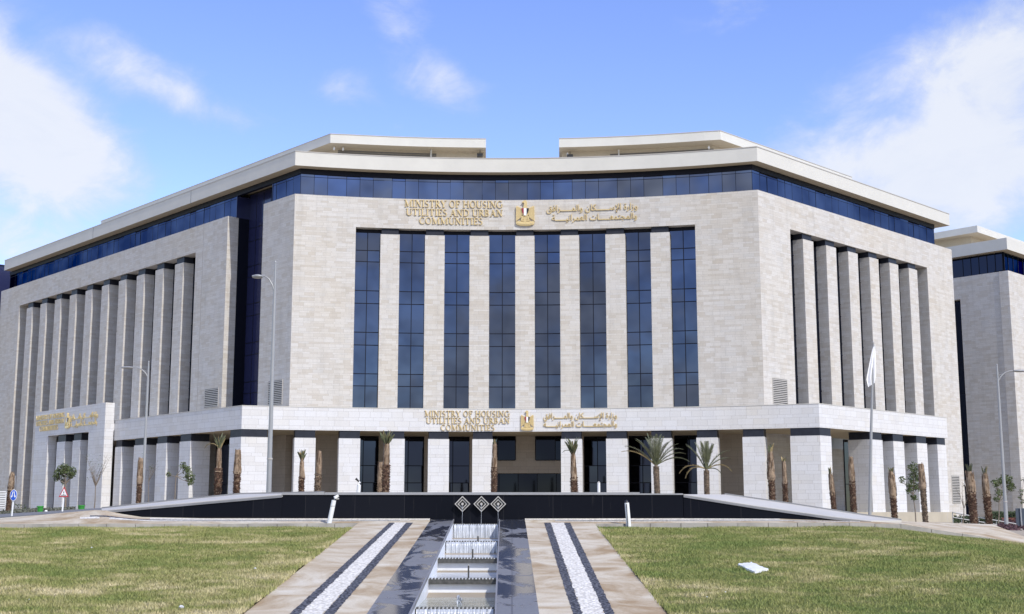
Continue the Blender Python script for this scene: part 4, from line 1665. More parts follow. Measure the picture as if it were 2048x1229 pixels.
    for k in range(len(Ys)):
        yb = Ys[k]
        yf = Ys[k + 1] if k + 1 < len(Ys) else 20.3
        zt = lip[k]
        zb = (lip[k + 1] if k + 1 < len(Ys) else lip[k] - .4) - 0.35
        a0, a1 = xe(yb)
        b0, b1 = xe(yf)
        mb.face([(a0, yb, zb), (a1, yb, zb), (a1, yb, zt), (a0, yb, zt)])
        mb.face([(b0, yf, zb), (b1, yf, zb), (a1, yb, zb), (a0, yb, zb)])
        for p, q in (((a0, yb), (b0, yf)), ((a1, yb), (b1, yf))):
            mb.face([(*p, zb), (*q, zb), (*q, plane_z(q[1]) + 0.01), (*p, plane_z(p[1]) + 0.01)])
    mb.build('basin', 'basin_white', C)
    for k in range(len(Ys)):
        y, z = Ys[k], lip[k]
        a0, a1 = xe(y)
        w = MB()
        w.box(a0, a1, y - .11, y + .12, z - .13, z - .02)
        n = 20
        for i in range(n):
            x = a0 + (a1 - a0) * (i + .5) / n
            t = (a1 - a0) / n * .36
            j = random.uniform(-.01, .01)
            w.hexa([(x - t, y - .12, z - .021), (x + t, y - .12, z - .021), (x + t, y - .04, z - .021), (x - t, y - .04, z - .021),
                    (x - t * .6, y - .11, z + .014 + j), (x + t * .6, y - .11, z + .014 + j), (x + t * .6, y - .05, z + .014 + j), (x - t * .6, y - .05, z + .014 + j)])
            if k > 0:
                w.hexa([(x - t, y + .03, z - .021), (x + t, y + .03, z - .021), (x + t, y + .12, z - .021), (x - t, y + .12, z - .021),
                        (x - t * .6, y + .04, z + .014), (x + t * .6, y + .04, z + .014), (x + t * .6, y + .10, z + .014), (x - t * .6, y + .10, z + .014)])
        w.build('weir', 'weir_concrete', C)
        # pool above this weir
        if k > 0:
            yb = Ys[k - 1]
            p0, p1 = xe(yb)
            m = MB()
            m.face([(a0, y + .05, z - .03), (a1, y + .05, z - .03), (p1, yb, z - .03), (p0, yb, z - .03)])
            tag(m.build('water', 'pool_water' if k == 4 else 'clear_pool'), kind='structure')
        # sheets of falling water at the wet steps
        if k in (0, 1, 4):
            zb = (lip[k + 1] - .03) if k + 1 < len(Ys) else z - .4
            if k == 4:
                zb = lip[5] - .03
            m = MB()
            nx, nz = 72, 6
            def wp(i, j):
                t = j / nz
                u = i / nx
                x = a0 + .03 + (a1 - a0 - .06) * u
                rip = 0.022 * math.sin(u * 24 * 2 * math.pi) + .008 * math.sin(u * 67 + 5 * t)
                return (x, y - .12 - .14 * t ** .6 + rip * (0.4 + t), z - .02 + (zb - z + .02) * t ** 1.5)
            R = [[wp(i, j) for i in range(nx + 1)] for j in range(nz + 1)]
            m.rings(R, closed=False, cap=False)
            m.build('falling_water', 'falling_water', C)
    # small riser pipes in the pools
    for (px, py, hh, yy, txt) in ((956, 1079, 6, 39.6, 'short riser pipe in the topmost pool'), (945.5, 1110, 11, 35.4, 'dark riser pipe in the second pool from the top'),
                                  (937, 1148, 16, 31.4, 'tallest dark riser pipe, in the third pool down')):
        p = Vector(at(px, py, yy))
        h = hh / 2582 * yy
        N_ = thing('fountain_nozzle', txt, 'nozzle', tuple(p), 'riser pipes in the cascade pools')
        m = MB()
        r = 1.7 / 2582 * yy
        m.tube([p - Vector((0, 0, .3)), p + Vector((0, 0, h))], r, 10)
        m.build('pipe', 'steel_dark', N_)
        m = MB()
        m.tube([p + Vector((0, 0, h)), p + Vector((0, 0, h + .02))], r * 1.15, 10)
        m.build('pipe_cap', 'steel', N_)
    p = Vector(at(919, 1196, 28.0))
    p.z = lip[4] - .03
    N_ = thing('fountain_nozzle', 'bubbling nozzle in the greenish fourth pool', 'nozzle', tuple(p), 'riser pipes in the cascade pools')
    m = MB()
    for i in range(16):
        a = random.uniform(0, 6.28)
        r = random.uniform(.0, .05)
        hh = random.uniform(.06, .20)
        q = p + Vector((math.cos(a) * r, math.sin(a) * r, 0))
        m.tube([q, q + Vector((math.cos(a) * .02, math.sin(a) * .02, hh)), q + Vector((math.cos(a) * .05, math.sin(a) * .05, hh * .7))], [.016, .014, .006], 6)
    m.build('water_jet', 'falling_water', N_)


fountain()


# ------------------------------------------------------------------ planting
def trunk_rings(pts, rad, n, jit, ridge=0):
    R = []
    for k, (p, r) in enumerate(zip(pts, rad)):
        ring = []
        for j in range(n):
            a = 2 * math.pi * j / n
            rr = r * (1 + random.uniform(-jit, jit) + (0.07 * math.sin(a * ridge + k * .12) if ridge else 0))
            ring.append((p.x + rr * math.cos(a), p.y + rr * math.sin(a), p.z))
        R.append(ring)
    return R


def palm(px, Y, y_top, y_bound, y_tuft, w_trunk, w_sheath, label, lean=0.0, tuft='none', flap=0, bark='palm_bark', group='palms pruned to wrapped stumps'):
    x0 = ray(px, 1000)[0] * Y
    zg = float(site_z(x0, Y))
    base = Vector((x0, Y, zg - .05))
    k = Y / 2582
    z_t, z_b = at(px, y_top, Y)[2], at(px, y_bound, Y)[2]
    T = thing('palm_tree', label, 'palm tree', tuple(base), group)
    ax = lambda z: Vector((x0 + lean * k * (z - zg) / max(.1, (z_t - zg)), Y, z))
    rt, rs = w_trunk * k / 2, w_sheath * k / 2
    # rough trunk with cut leaf bases
    m = MB()
    nn = 9
    zs = [zg - .1 + (z_b + .1 - zg + .1) * i / nn for i in range(nn + 1)]
    m.rings(trunk_rings([ax(z) for z in zs], [rt * (.80 + .10 * (i / nn)) for i in range(nn + 1)], 12, .06))
    h = zg
    row = 0
    while h < z_b:
        cnt = 9
        for j in range(cnt):
            a = 2 * math.pi * (j + (row % 2) * .5 + row * .13) / cnt + random.uniform(-.12, .12)
            c = ax(h)
            r = rt * (.78 + .12 * (h - zg) / (z_b - zg)) * random.uniform(.95, 1.05)
            d = Vector((math.cos(a), math.sin(a), 0))
            t = Vector((-d.y, d.x, 0))
            w = rt * .25
            l = rt * random.uniform(.28, .55)
            e_ = rt * random.uniform(.10, .42)
            p = [c + d * r * .9 - t * w, c + d * r * .9 + t * w, c + d * (r + e_) + t * w * .7 + Vector((0, 0, l)), c + d * (r + e_) - t * w * .7 + Vector((0, 0, l))]
            q = c + d * r * .88 + Vector((0, 0, l * 1.05))
            tm = 1 if random.random() < .34 else 0
            m.face(p, m=tm)
            m.face([p[3], p[2], q + t * w * .6, q - t * w * .6], m=1)
            m.face([p[1], p[2], q], m=0)
            m.face([p[0], p[3], q], m=0)
        h += rt * .42
        row += 1
    m.build('trunk', [bark, 'palm_bark_tip'], T)
    # wrapped pale sheath
    m = MB()
    nn = 11
    zs = [z_b - .12 + (z_t - z_b + .12) * i / nn for i in range(nn + 1)]
    prof = []
    for i in range(nn + 1):
        t = i / nn
        b = rs * (1.12 - .35 * t + .10 * math.sin(t * 7 + px))
        if i == 0:
            b = rt * .98
        if t > .8:
            b *= 1 - (t - .8) * (1.2 if tuft != 'none' else .7)
        prof.append(b)
    m.rings(trunk_rings([ax(z) for z in zs], prof, 14, .09, ridge=5))
    for i in range(70):            # ragged strips of old leaf base
        a = random.uniform(0, 6.28)
        t0 = random.uniform(.0, .8)
        t1 = min(1.06, t0 + random.uniform(.15, .45))
        p0, p1 = ax(z_b + (z_t - z_b) * t0), ax(z_b + (z_t - z_b) * t1)
        d = Vector((math.cos(a), math.sin(a), 0))
        s = Vector((-d.y, d.x, 0)) * rs * random.uniform(.12, .25)
        r0, r1 = rs * (1.20 - .35 * t0), rs * (1.12 - .35 * t1) * random.uniform(.9, 1.35)
        m.face([p0 + d * r0 - s, p0 + d * r0 + s, p1 + d * r1 + s * .4, p1 + d * r1 - s * .4], m=1 if random.random() < .4 else 0)
    if flap:
        c = ax(z_b + .1)
        d = Vector((flap, -.4, 0)).normalized()
        m.face([c + Vector((0, -rs, .9)), c + d * rs * .9 + Vector((0, -.05, .8)), c + d * rs * 2.1 + Vector((0, -.1, -.1)), c + Vector((0, -rs * 1.3, -.05))])
    m.build('leaf_sheath', ['palm_sheath', 'palm_sheath_dark'], T)
    if tuft != 'none':
        m = MB()
        top = ax(z_t - .12)
        ht = max(.25, at(px, y_tuft, Y)[2] - z_t)
        cnt = {'thin': 12, 'spiky': 26, 'big': 34}[tuft]
        spread = {'thin': .22, 'spiky': .36, 'big': .6}[tuft]
        for i in range(cnt):
            a = random.uniform(0, 6.28)
            sp = random.uniform(.1, 1) * spread
            L_ = ht * random.uniform(.6, 1.12)
            d = Vector((math.cos(a) * sp, math.sin(a) * sp, 1)).normalized()
            b0 = top + Vector((math.cos(a), math.sin(a), 0)) * rs * .4
            side = d.cross(Vector((random.uniform(-1, 1), random.uniform(-1, 1), .1))).normalized()
            w = random.uniform(.035, .065) * (1.4 if tuft == 'big' else 1)
            mid = b0 + d * L_ * .6
            tip = b0 + d * L_ + Vector((math.cos(a), math.sin(a), -.2)) * .10 * L_
            dry = 1 if random.random() < .18 else 0
            m.face([b0 - side * w * .5, b0 + side * w * .5, mid + side * w, mid - side * w], m=dry)
            m.face([mid - side * w, mid + side * w, tip + side * w * .35, tip - side * w * .35], m=dry)
        m.build('leaf_tuft', ['palm_leaf', 'palm_leaf_dry'], T)
    return T, ax


def frond(m, base, az, elev, length, droop, dry=0, leaflets=34):
    pts = []
    d = Vector((math.cos(az) * math.cos(elev), math.sin(az) * math.cos(elev), math.sin(elev)))
    p = base.copy()
    n = 12
    for i in range(n + 1):
        pts.append(p.copy())
        p = p + d * (length / n)
        d = (d + Vector((0, 0, -droop / n * (0.4 + 1.6 * i / n)))).normalized()
    m.tube(pts, [.035 * (1 - .85 * i / n) + .004 for i in range(n + 1)], 5, m=dry)
    for i in range(leaflets):
        t = .22 + .78 * i / leaflets
        f = t * n
        k = min(n - 1, int(f))
        c = pts[k].lerp(pts[k + 1], f - k)
        ax = (pts[k + 1] - pts[k]).normalized()
        sd = ax.cross(Vector((0, 0, 1)))
        sd = sd.normalized() if sd.length > .05 else Vector((1, 0, 0))
        up = sd.cross(ax).normalized()
        ll = length * .165 * (math.sin(math.pi * min(1, t * .85 + .12)) * .8 + .25)
        for s in (-1, 1):
            dd = (ax * .75 + sd * s * random.uniform(.55, .8) + up * random.uniform(.1, .4)).normalized()
            w = ax * .013
            tip = c + dd * ll * random.uniform(.8, 1.1) + Vector((0, 0, -.10 * ll))
            mid = c + dd * ll * .5
            m.face([c - w, c + w, mid + w * 1.1, mid - w * 1.1], m=dry)
            m.face([mid - w * 1.1, mid + w * 1.1, tip], m=dry)


def full_palm(px, Y, y_neck, w, label, spec, lean):
    x0 = ray(px, 990)[0] * Y
    zg = float(site_z(x0, Y))
    k = Y / 2582
    zn = at(px, y_neck, Y)[2]
    T = thing('palm_tree', label, 'palm tree', (x0, Y, zg), 'leafy date palms by the entrance')
    ax = lambda z: Vector((x0 + lean * k * (z - zg) / (zn - zg), Y, z))
    rt = w * k / 2
    m = MB()
    zs = [zg - .1 + (zn - zg + .1) * i / 9 for i in range(10)]
    m.rings(trunk_rings([ax(z) for z in zs], [rt * (.82 + .1 * i / 9) for i in range(9)] + [rt * .45], 12, .06))
    h, row = zg, 0
    while h < zn - .15:
        for j in range(9):
            a = 2 * math.pi * (j + (row % 2) * .5 + row * .13) / 9 + random.uniform(-.1, .1)
            c = ax(h)
            d = Vector((math.cos(a), math.sin(a), 0))
            t = Vector((-d.y, d.x, 0))
            r, ww, l = rt * .84, rt * .26, rt * random.uniform(.3, .5)
            p = [c + d * r * .92 - t * ww, c + d * r * .92 + t * ww, c + d * (r + rt * .2) + t * ww * .7 + Vector((0, 0, l)), c + d * (r + rt * .2) - t * ww * .7 + Vector((0, 0, l))]
            q = c + d * r * .9 + Vector((0, 0, l * 1.05))
            m.face(p, m=1 if random.random() < .4 else 0)
            m.face([p[3], p[2], q + t * ww * .6, q - t * ww * .6], m=1)
            m.face([p[1], p[2], q])
            m.face([p[0], p[3], q])
        h += rt * .42
        row += 1
    m.build('trunk', ['palm_bark_grey', 'palm_bark_tip'], T)
    c = MB()
    top = ax(zn)
    for az, el, ln, dr, dry in spec:
        frond(c, top + Vector((math.cos(math.radians(az)), math.sin(math.radians(az)), 0)) * rt * .3, math.radians(az), math.radians(el), ln, dr, dry)
    c.build('crown', ['palm_leaf', 'palm_leaf_dry'], T)


def palms():
    P = palm
    P(17, 82, 945, 978, 0, 11, 11, 'wrapped bare palm beside the blue round road sign', lean=5)
    P(277, 80, 917, 965, 0, 11, 11, 'wrapped bare palm close beside the shorter left street lamp', lean=1)
    P(435, 76, 896, 940, 864, 15, 10, 'tall wrapped palm with a yellowing tuft and one hanging frond, left of the corner pier', tuft='spiky')
    P(472, 74, 900, 945, 0, 14, 14, 'tuftless wrapped palm in front of the left corner pier', lean=1)
    P(602, 73, 918, 957, 894, 12, 9, 'slim palm with green tuft and a loose torn sheath flap, right of the tall lamp', tuft='spiky', flap=1)
    P(633, 76, 903, 951, 0, 14, 11, 'weathered grey-brown tuftless palm in the gap of the second bay', lean=4, bark='palm_bark_grey')
    P(770, 74, 886, 933, 858, 16, 12, 'stout palm with a wide green tuft reaching the fascia', tuft='big', lean=2)
    P(760, 77, 925, 962, 0, 12, 11, 'short dead palm half hidden behind the stout tufted palm', bark='palm_sheath')
    P(987, 74, 888, 938, 875, 13, 10, 'palm with a bottle-shaped sheath and tiny tuft, left of the entrance', tuft='thin', lean=2)
    P(1150, 74, 907, 957, 873, 15, 11, 'palm with upright green tuft and one side frond, right of the entrance', tuft='big', lean=-3)
    P(1546, 76, 906, 958, 884, 13, 14, 'thick shaggy palm with a thin green top, left of the right corner pier', tuft='thin', lean=-3)
    P(1572, 78, 923, 965, 910, 11, 9, 'slimmer palm directly beside the right corner pier', tuft='thin', lean=-2)
    P(1669, 80, 948, 987, 932, 11, 10, 'leaning slim palm with dark green tip at the right pier flank', tuft='thin', lean=-6)
    P(1707, 82, 914, 965, 0, 13, 11, 'reddish-trunked tuftless palm left of the flagpole', lean=-2)
    P(1788, 84, 943, 993, 932, 13, 14, 'palm with a skirt-like sheath between the flagpole and the round-crowned tree', tuft='thin', lean=-3)
    P(1849, 86, 928, 975, 0, 12, 13, 'pointed tuftless palm with grey trunk, right of the leafy tree', lean=-4, bark='palm_bark_grey')
    P(1946, 88, 943, 985, 925, 17, 17, 'thickest wrapped palm, beyond the building end', tuft='thin', lean=-4)
    P(1976, 90, 948, 990, 928, 15, 13, 'wrapped palm between the thickest palm and the right street lamp', tuft='thin', lean=-4)
    k = 74 / 2582 * 40 / 40
    full_palm(1316, 74, 930, 13, 'leafy date palm with long arching fronds, left of the pair', [
        (95, 80, 1.7, .5, 0), (60, 74, 1.9, .8, 0), (130, 72, 1.8, .8, 0), (270, 78, 1.8, .5, 0), (20, 66, 1.8, .9, 0), (160, 64, 1.9, .8, 0),
        (200, 60, 1.9, .8, 0), (340, 58, 1.8, 1.0, 0), (5, 42, 1.9, 1.1, 0), (175, 48, 2.1, .9, 0), (230, 55, 1.6, 1.0, 0), (300, 60, 1.7, .9, 0),
        (355, 30, 2.0, 1.2, 0), (188, 40, 2.2, 1.0, 1), (15, 52, 2.0, 1.3, 0), (150, 78, 1.9, .5, 0), (30, 80, 1.8, .4, 0), (240, 74, 1.8, .6, 0), (320, 76, 1.7, .6, 0)], -3)
    full_palm(1414, 73, 938, 12, 'leafy date palm with drooping dry lower fronds, right of the pair', [
        (90, 82, 1.6, .4, 0), (70, 74, 1.7, .5, 0), (110, 74, 1.7, .5, 0), (270, 76, 1.6, .4, 0), (45, 70, 1.6, .6, 0), (135, 70, 1.7, .6, 0), (160, 60, 1.8, .6, 0),
        (300, 70, 1.5, .6, 0), (240, 70, 1.6, .5, 0), (10, 42, 1.6, 1.0, 0), (358, 28, 1.6, 1.8, 1), (182, 24, 1.7, 1.7, 1), (190, 18, 1.5, 2.3, 1), (345, 12, 1.0, 2.0, 0), (0, 55, 1.7, 1.0, 0), (172, 62, 1.7, .8, 0), (20, 78, 1.5, .4, 0)], 0)
    # two side fronds of stumps
    T = bpy.data.objects['palm_tree.002']
    m = MB()
    b = Vector(at(436, 893, 75.9))
    frond(m, b, math.radians(185), math.radians(35), .95, 2.4, 1, 12)
    m.build('hanging_frond', ['palm_leaf', 'palm_leaf_dry'], T)
    T = bpy.data.objects['palm_tree.009']
    m = MB()
    b = Vector(at(1147, 905, 73.9))
    frond(m, b, math.radians(185), math.radians(30), .72, 1.6, 0, 14)
    m.build('side_frond', ['palm_leaf', 'palm_leaf_dry'], T)


palms()


def small_tree(px, Y, y_base, forks, clumps, label, leaf=0.10, n=170, trunk_r=0.06, mat='tree_leaf', bare=0):
    x0 = ray(px, y_base)[0] * Y
    zg = float(site_z(x0, Y))
    T = thing('young_tree', label, 'tree', (x0, Y, zg))
    m = MB()
    root = Vector((x0, Y, zg - .1))
    fk = Vector(at(forks[0], forks[1], Y))
    m.tube([root, root.lerp(fk, .5) + Vector((.04, 0, 0)), fk], [trunk_r, trunk_r * .8, trunk_r * .65], 7)
    for (cx, cy, r, dy) in clumps:
        c = Vector(at(cx, cy, Y)) + Vector((0, dy, 0))
        m.tube([fk, fk.lerp(c, .55) + Vector((random.uniform(-.1, .1), 0, -.05)), c], [trunk_r * .6, trunk_r * .4, trunk_r * .12], 5)
        for _ in range(4):
            e = c + Vector((random.uniform(-1, 1), random.uniform(-1, 1), random.uniform(-.6, 1))) * r * Y / 2582 * .8
            m.tube([fk.lerp(c, .6), e], [trunk_r * .25, trunk_r * .06], 4)
    for _ in range(bare):
        a = random.uniform(0, 6.28)
        st = root.lerp(fk, 1.0)
        up = random.uniform(.6, 2.4)
        e = st + Vector((math.cos(a) * up * .42, math.sin(a) * up * .42, up))
        mid = st.lerp(e, .5) + Vector((random.uniform(-.1, .1), 0, .12))
        m.tube([st, mid, e], [trunk_r * .5, trunk_r * .3, trunk_r * .08], 4)
        for _ in range(5):
            q = mid.lerp(e, random.random())
            m.tube([q, q + Vector((random.uniform(-.4, .4), random.uniform(-.4, .4), random.uniform(.05, .4)))], [trunk_r * .2, trunk_r * .06], 3)
    m.build('trunk', 'bark', T)
    f = MB()
    for (cx, cy, r, dy) in clumps:
        c = Vector(at(cx, cy, Y)) + Vector((0, dy, 0))
        R = r * Y / 2582
        for _ in range(int(2.3 * n * (r / 14) ** 2)):
            v = Vector((random.gauss(0, 1), random.gauss(0, 1), random.gauss(0, 1))).normalized() * R * random.uniform(.15, 1.08) ** .6
            p = c + v
            a = Vector((random.gauss(0, 1), random.gauss(0, 1), random.gauss(0, .6))).normalized()
            b = a.cross(Vector((random.gauss(0, 1), random.gauss(0, 1), random.gauss(0, 1)))).normalized()
            s = leaf * random.uniform(.6, 1.3)
            f.face([p - a * s, p + b * s * .4, p + a * s, p - b * s * .4])
    for _ in range(bare * 4):
        p = Vector(at(px + random.uniform(-16, 16), forks[1] - random.uniform(10, 65), Y))
        a = Vector((random.gauss(0, 1), random.gauss(0, 1), random.gauss(0, 1))).normalized()
        b = a.orthogonal().normalized()
        s = leaf * random.uniform(.5, 1)
        f.face([p - a * s, p + b * s * .5, p + a * s, p - b * s * .5])
    if f.f:
        f.build('foliage', mat, T)


def trees():
    small_tree(130, 100, 1022, (131, 968), [(122, 945, 13, 0), (138, 945, 12, .3), (131, 938, 11, -.3), (113, 955, 8, 0), (125, 964, 6, .2), (144, 951, 7, 0)], 'small green tree behind the red warning triangle', trunk_r=.09)
    small_tree(188, 100, 1014, (191, 974), [], 'leafless grey sapling against the white portal', trunk_r=.05, bare=16, leaf=.06)
    small_tree(347, 98, 1002, (352, 953), [(374, 940, 10, 0), (378, 955, 11, .2), (366, 931, 7, 0), (337, 949, 5, 0), (381, 966, 7, 0)], 'lopsided small tree with a dense right-hand clump, by the left colonnade', trunk_r=.05, leaf=.09)
    small_tree(296, 97, 1002, (297, 965), [(302, 934, 5, 0)], 'thin nearly bare sapling behind the shorter left lamp', trunk_r=.035, n=60, bare=4, leaf=.05)
    small_tree(1832, 92, 1045, (1826, 990), [(1826, 936, 12, 0), (1830, 955, 13, .2), (1824, 970, 11, 0), (1806, 960, 7, .2), (1818, 982, 7, 0), (1836, 975, 8, 0), (1828, 995, 7, 0)], 'leafy young tree between two palms at the right colonnade', n=120, leaf=.10, trunk_r=.05)
    small_tree(1996, 95, 1048, (1998, 1005), [(1993, 966, 10, 0), (2018, 962, 12, .3), (2006, 958, 10, 0), (1997, 985, 8, 0), (2022, 975, 9, 0), (1994, 998, 7, 0)], 'olive-green young tree partly hidden by the right street lamp', n=120, leaf=.10, trunk_r=.05)
    small_tree(1924, 90, 1046, (1928, 1018), [], 'crooked leafless sapling at the corner of the plinth', trunk_r=.045, bare=5, leaf=.04)
    small_tree(2044, 96, 1040, (2044, 1000), [(2043, 985, 7, 0), (2046, 1003, 7, 0), (2040, 995, 5, 0), (2047, 960, 5, 0)], 'sparse sapling cut by the right edge of the view', n=70, leaf=.09, trunk_r=.03)


trees()


def ground_cover(name, mat, quad, dens, hgt, label, leaf=.12, n=900):
    """low leafy planting filling a quad of points"""
    p = [Vector(q) for q in quad]
    m = MB()
    for _ in range(n):
        u, v = random.random(), random.random()
        c = p[0].lerp(p[1], u).lerp(p[3].lerp(p[2], u), v) + Vector((0, 0, random.random() * hgt))
        a = Vector((random.gauss(0, 1), random.gauss(0, 1), random.gauss(0, .7))).normalized()
        b = a.cross(Vector((random.gauss(0, 1), random.gauss(0, 1), random.gauss(0, 1)))).normalized()
        s = leaf * random.uniform(.5, 1.3)
        m.face([c - a * s, c + b * s * .5, c + a * s, c - b * s * .5])
    o = m.build(name, mat)
    tag(o, label, 'planting', kind='stuff')


# ------------------------------------------------------------------ street furniture
def street_lamp(px, Y, y_top, y_arm, px_head, w0, label, y_ring=None):
    x0 = ray(px, 1000)[0] * Y
    zg = float(site_z(x0, Y))
    k = Y / 2582
    T = thing('street_lamp', label, 'street lamp', (x0, Y, zg), 'grey single-arm street lamps')
    zt, za = at(px, y_top, Y)[2], at(px, y_arm, Y)[2]
    r0 = w0 * k / 2
    zr = at(px, y_ring, Y)[2] if y_ring else zg + (zt - zg) * .15
    m = MB()
    m.tube([(x0, Y, zg - .2), (x0, Y, zr)], [r0 * 1.08, r0], 14)
    m.tube([(x0, Y, zr), (x0, Y, za - .9)], [r0 * .92, r0 * .62], 14)
    m.tube([(x0, Y, za - .9), (x0, Y, zt - .12)], [r0 * .56, r0 * .40], 14)
    m.build('pole', 'pole_metal', T)
    m = MB()
    m.tube([(x0, Y, zr - .03), (x0, Y, zr + .03)], r0 * 1.22, 14)
    m.tube([(x0, Y, zg - .1), (x0, Y, zg + .08)], r0 * 2.0, 14)
    m.build('collar', 'louvre_metal', T)
    m = MB()
    m.tube([(x0, Y, zt - .14), (x0, Y, zt - .06), (x0, Y, zt)], [r0 * .2, r0 * .48, r0 * .15], 10)
    m.build('finial', 'pole_metal', T)
    dx = (px_head - px) * k
    # account for the pole leaning in the picture only: head offset measured at arm height
    sgn = 1 if dx > 0 else -1
    L_ = abs((px_head - (1024 + (px - 1024) * (1 - (1000 - y_arm) / 14700))) * k)
    m = MB()
    m.tube([(x0, Y, za - .62), (x0 + sgn * L_ * .10, Y, za - .32), (x0 + sgn * L_ * .26, Y, za - .06), (x0 + sgn * L_ * .44, Y, za + .06), (x0 + sgn * L_ * .60, Y, za + .05)], [r0 * .40, r0 * .36, r0 * .32, r0 * .28, r0 * .26], 8)
    m.tube([(x0, Y, za - .25), (x0 + sgn * L_ * .2, Y, za - .12)], r0 * .16, 6)
    m.build('arm', 'pole_metal', T)
    m = MB()
    R = []
    for i in range(7):
        t = i / 6
        w = (.10 + .13 * math.sin(math.pi * min(1, t * 1.0 + .12)))
        hh = .05 + .035 * math.sin(math.pi * t)
        x = x0 + sgn * L_ * (.56 + .44 * t)
        R.append([(x, Y + w * math.cos(a), za + .05 + hh * math.sin(a)) for a in [2 * math.pi * j / 10 for j in range(10)]])
    m.rings(R)
    m.build('lamp_head', 'pole_metal', T)


street_lamp(537, 51, 522, 556, 505, 10.0, 'tallest grey street lamp, in front of the left glazed slot', 918)
street_lamp(285, 86, 722, 737, 243, 6.8, 'shorter grey street lamp by the left wing fascia')
street_lamp(2010, 79, 728, 744, 2052, 7.4, 'grey street lamp near the right edge of the view, arm pointing right')


def flagpole():
    Y = 98
    b = Vector(at(1738, 1022, Y))
    zg = float(site_z(b.x, Y))
    t = Vector(at(1747, 688, Y))
    T = thing('flagpole', 'slightly leaning flagpole with a limp white flag', 'flagpole', (b.x, Y, zg))
    m = MB()
    m.tube([(b.x, Y, zg - .2), b.lerp(t, .5), t], [.13, .10, .055], 10)
    m.build('pole', 'pole_metal', T)
    m = MB()
    m.tube([t, t + Vector((0, 0, .10)), t + Vector((0, 0, .2))], [.05, .10, .02], 8)
    m.build('finial', 'steel', T)
    m = MB()
    R = []
    n = 16
    top, low = at(1747, 694, Y), at(1744, 766, Y)
    for i in range(n + 1):
        v = i / n
        wid = (.10 + .62 * v ** .8) if v < .8 else (.62 - .9 * (v - .8))
        zz = top[2] + (low[2] - top[2]) * v
        xx = top[0] + (low[0] - top[0]) * v
        row = []
        for j in range(15):
            u = j / 14
            fold = math.sin(u * 15 + v * 2.5) * .09 * (0.3 + v)
            row.append((xx + .05 - wid * (u - .30) * 1.3, Y - .10 + fold - .06 * math.sin(v * 5), zz - .35 * u * v))
        R.append(row)
    m.rings(R, closed=False, cap=False)
    m.build('flag', 'cloth_white', T)


flagpole()


def bollards():
    # left one by the lawn, head bent over
    p, q = Vector(at(656, 1054, 44.2)), Vector(at(668, 1001, 44.2))
    T = thing('bollard_light', 'white bollard light with its head bent over, at the left lawn corner', 'bollard light', tuple(p), 'white garden bollard lights')
    m = MB()
    m.tube([p - Vector((0, 0, .1)), q], [.082, .078], 14)
    m.build('post', 'white_paint', T)
    m = MB()
    m.tube([q + Vector((-.02, 0, -.05)), q + Vector((.03, 0, .09)), Vector(at(677, 991.5, 44.2))], [.074, .06, .045], 12)
    m.tube([q + Vector((.07, 0, .04)), q + Vector((.17, 0, .05))], [.02, .03], 8, m=1)
    m.build('lamp_head', ['white_paint', 'louvre_metal'], T)
    m = MB()
    m.tube([p.lerp(q, .78) - Vector((0, 0, .012)), p.lerp(q, .78) + Vector((0, 0, .012))], .086, 14)
    m.build('joint', 'louvre_metal', T)
    # right one, split and leaning
    p, q = Vector(at(1258.5, 1057, 44.1)), Vector(at(1253.5, 1006, 44.1))
    T = thing('bollard_light', 'leaning white bollard light with a black top, at the right lawn corner', 'bollard light', tuple(p), 'white garden bollard lights')
    m = MB()
    m.tube([p - Vector((0, 0, .1)), q], [.082, .078], 14)
    m.build('post', 'white_paint', T)
    m = MB()
    m.tube([q, q + Vector((-.01, 0, .06)), q + Vector((.0, 0, .10))], [.07, .06, .01], 12)
    m.build('lamp_head', 'black_enamel', T)
    m = MB()
    m.tube([p + Vector((-.05, -.08, 0)), p.lerp(q, .95) + Vector((-.02, -.085, 0))], [.014, .012], 6)
    m.build('slot', 'black_enamel', T)
    # two beyond the wall
    p, q = Vector(at(714, 1000, 50)), Vector(at(718, 970, 50))
    T = thing('bollard_light', 'broken white bollard light just behind the coping, left of centre', 'bollard light', tuple(p), 'white garden bollard lights')
    m = MB()
    m.tube([p - Vector((0, 0, .6)), q], [.085, .075], 12)
    m.build('post', 'white_paint', T)
    m = MB()
    m.tube([q, q + Vector((.04, 0, .08)), q + Vector((-.02, 0, .14))], [.06, .04, .02], 8)
    m.tube([q + Vector((0, 0, .12)), q + Vector((-.13, 0, .24))], [.03, .045], 8, m=1)
    m.build('lamp_head', ['white_paint', 'black_enamel'], T)
    p, q = Vector(at(1197.5, 1000, 50)), Vector(at(1197.5, 966, 50))
    T = thing('bollard_light', 'straight white bollard light behind the coping, right of centre', 'bollard light', tuple(p), 'white garden bollard lights')
    m = MB()
    m.tube([p - Vector((0, 0, .6)), q], [.06, .055], 12)
    m.build('post', 'white_paint', T)
    m = MB()
    m.tube([q, q + Vector((0, 0, .05))], [.06, .02], 12)
    m.build('lamp_head', 'louvre_metal', T)


bollards()


